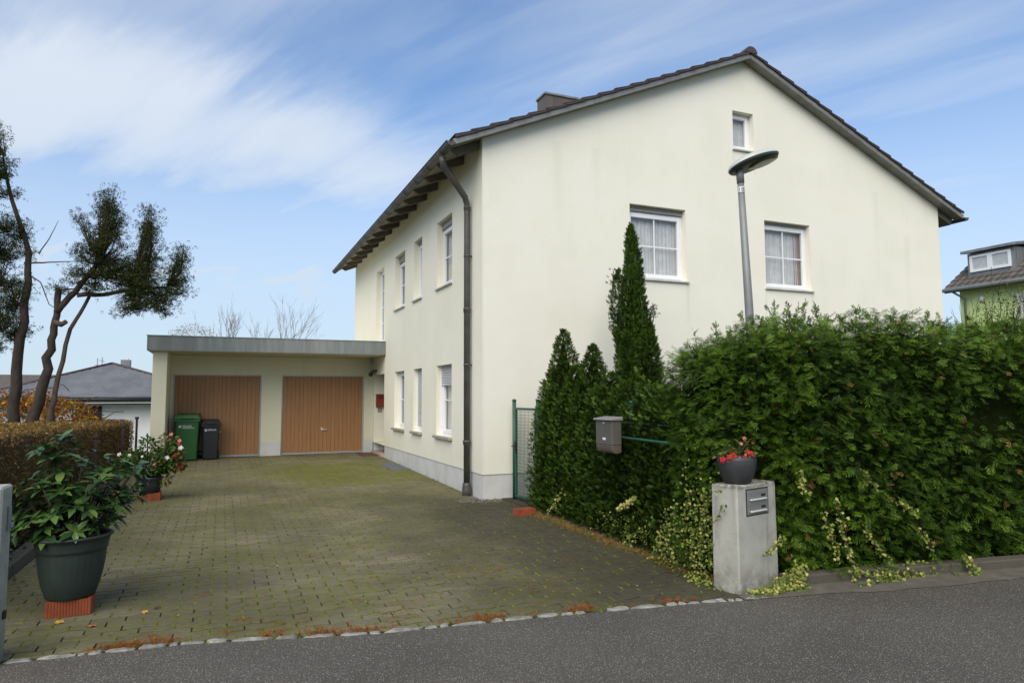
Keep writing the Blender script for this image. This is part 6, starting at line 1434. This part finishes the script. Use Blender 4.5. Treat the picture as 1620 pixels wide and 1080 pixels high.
# lime green house on the right, its eaves side towards us
gh = thing('green_house', 'lime green house with tiled roof and zinc dormer above the hedge at the right edge', 'house', (24, 3, 0))
mb = MB(); wall_panel(mb, (24.35, -8, 0), (0, 1, 0), (-1, 0, 0), 0, 16.55, [(12.75, 14.25, 4.55, 5.36), (8.5, 10, 4.2, 5.36)], lambda u: 5.95, -.2, .15); mb.quad((24.35, 8.55, -.2), (28.8, 8.55, -.2), (28.8, 8.55, 5.95), (24.35, 8.55, 5.95)); mb.add([(24.35, 8.55, 5.95), (28.8, 8.55, 5.95), (26.6, 8.55, 7.6)], [(0, 1, 2)]); mb.quad((24.35, -8, -.2), (28.8, -8, -.2), (28.8, -8, 5.95), (24.35, -8, 5.95))
part('wall', mb, M['green_wall'], gh, fix=False)
for (u0, u1, v0, v1) in [(12.75, 14.25, 4.55, 5.36), (8.5, 10, 4.2, 5.36)]:
    f = (Vector((24.35, -8, 0)), Vector((0, 1, 0)), Vector((0, 0, 1)), Vector((-1, 0, 0))); mb = MB(); mb.fbox(f, u0-.10, u1+.10, v1, v1+.1, -.01, .03); mb.fbox(f, u0-.10, u1+.10, v0-.1, v0, -.01, .03); mb.fbox(f, u0-.1, u0, v0+.001, v1-.001, -.01, .03); mb.fbox(f, u1, u1+.1, v0+.001, v1-.001, -.01, .03); wn = part('window_surround', mb, M['white_wall'], gh)
    mb = MB(); mb.fbox(f, u0, u0+.07, v0, v1, -.14, -.06); mb.fbox(f, u1-.07, u1, v0, v1, -.14, -.06); mb.fbox(f, u0+.07, u1-.07, v0, v0+.07, -.14, -.06); mb.fbox(f, u0+.07, u1-.07, v1-.07, v1, -.14, -.06); mb.fbox(f, (u0+u1)/2-.05, (u0+u1)/2+.05, v0+.07, v1-.07, -.14, -.06); part('window_frame', mb, M['pvc'], wn)
    mb = MB(); mb.fbox(f, u0+.06, u1-.06, v0+.06, v1-.06, -.11, -.10); part('pane', mb, M['glass'], wn)
    mb = MB(); mb.fbox(f, u0-.1, u1+.1, v0-.2, v1+.2, -.6, -.58); part('inner_blind', mb, M['curtain'], wn)
RS = .69; R0 = (24.0, 5.97)
def ghz(x): return R0[1]+RS*(x-R0[0])
mb = MB(); mb.hexa([(23.85, -8.4, ghz(23.85)-.1), (26.6, -8.4, ghz(26.6)-.1), (26.6, 8.85, ghz(26.6)-.1), (23.85, 8.85, ghz(23.85)-.1), (23.85, -8.4, ghz(23.85)), (26.6, -8.4, ghz(26.6)), (26.6, 8.85, ghz(26.6)), (23.85, 8.85, ghz(23.85))])
mb.hexa([(29.3, -8.4, ghz(23.9)-.1), (26.61, -8.4, ghz(26.6)-.1), (26.61, 8.85, ghz(26.6)-.1), (29.3, 8.85, ghz(23.9)-.1), (29.3, -8.4, ghz(23.9)), (26.61, -8.4, ghz(26.6)), (26.61, 8.85, ghz(26.6)), (29.3, 8.85, ghz(23.9))])
rf = part('roof', mb, M['tile_old'], gh, kind='stuff')
tl = MB()
for i in range(8):
    x0 = 23.80+i*.32
    for j in range(58):
        y0 = -8.4+j*.3; z0 = ghz(x0)+.075; z1 = ghz(x0+.36)+.02
        tl.add([(x0, y0+.02, z0-.02), (x0, y0+.14, z0+.035), (x0, y0+.28, z0-.02), (x0+.36, y0+.02, z1-.02), (x0+.36, y0+.14, z1+.03), (x0+.36, y0+.28, z1-.02), (x0, y0+.02, z0-.07), (x0, y0+.28, z0-.07)], [(0, 1, 4, 3), (1, 2, 5, 4), (6, 7, 2, 1), (6, 1, 0)])
part('roof_tile', tl, M['tile_old'], rf, fix=False, kind='stuff')
mb = MB(); mb.tube([(23.76, -8.4, 5.88), (23.76, 8.9, 5.88)], .075, 10); part('gutter', mb, M['frame_alu'], gh)
mb = MB(); mb.tube([(23.8, 8.55, 5.85), (23.95, 8.45, 5.72), (24.28, 8.3, 5.5), (24.28, 8.3, 0)], .045, 8); part('downpipe', mb, M['zinc'], gh)
mb = MB(); mb.tube([(24.34, 7.57, 5.44), (24.2, 7.57, 5.44)], [.05, .09], 12); part('wall_lamp', mb, M['white'], gh)
D0, D1 = 6.50, 8.32; DX = 24.6
mb = MB(); mb.box(DX+.02, 26.9, D0, D1, 6.2, 7.38); dm = part('dormer', mb, M['zinc'], gh)
mb = MB(); mb.hexa([(DX-.22, D0-.14, 7.385), (26.9, D0-.14, 7.7), (26.9, D1+.14, 7.7), (DX-.22, D1+.14, 7.385), (DX-.22, D0-.14, 7.50), (26.9, D0-.14, 7.85), (26.9, D1+.14, 7.85), (DX-.22, D1+.14, 7.50)]); part('dormer_roof', mb, M['zinc'], dm, .01)
for q in range(8):
    mb = MB(); mb.box(DX+.12+q*.42, DX+.15+q*.42, D0-.03, D0-.001, 6.2, 7.38); part('standing_seam', mb, M['zinc'], dm)
for (ya, yb) in ((D0+.12, (D0+D1)/2-.0), ((D0+D1)/2+.004, D1-.12)):
    mb = MB(); mb.box(DX-.05, DX+.019, ya, ya+.09, 6.60, 7.28); mb.box(DX-.05, DX+.019, yb-.09, yb, 6.60, 7.28); mb.box(DX-.05, DX+.019, ya+.09, yb-.09, 6.60, 6.70); mb.box(DX-.05, DX+.019, ya+.09, yb-.09, 7.19, 7.28); wn = part('window', mb, M['pvc'], dm)
mb = MB(); mb.quad((DX-.02, D0+.2, 6.69), (DX-.02, D0+.2, 7.2), (DX-.02, D1-.2, 7.2), (DX-.02, D1-.2, 6.69)); part('pane', mb, M['glass'], dm)
mb = MB(); mb.box(DX+.0, DX+.012, D0+.2, D1-.2, 6.69, 7.2); part('blind', mb, M['curtain'], dm)
# thin garden shrub between the house and the green house
t = thing('garden_shrub', 'thin leafy shrub in the gap between the cream house and the green house', 'shrub', (13.2, 0, 0)); mb = MB()
for q in range(14): bare(mb, Vector((13.2+random.gauss(0, .3), random.gauss(0, .3), .3)), Vector((random.gauss(0, .25), 0, 1)).normalized(), 1.75, .02, 3, .3)
part('twig', mb, M['twig'], t, fix=False, kind='stuff')
P_, d = blob_pts([((13.2, 0, 3.2), (.8, .6, 1.1))], 900); link('foliage', scatter_mesh('foliage', LEAF, P_, frames(900, .2), rng.uniform(.04, .08, 900), rng.uniform(.2, .9, 900), tuple(t.location)), M['mandevilla'], t, kind='stuff')
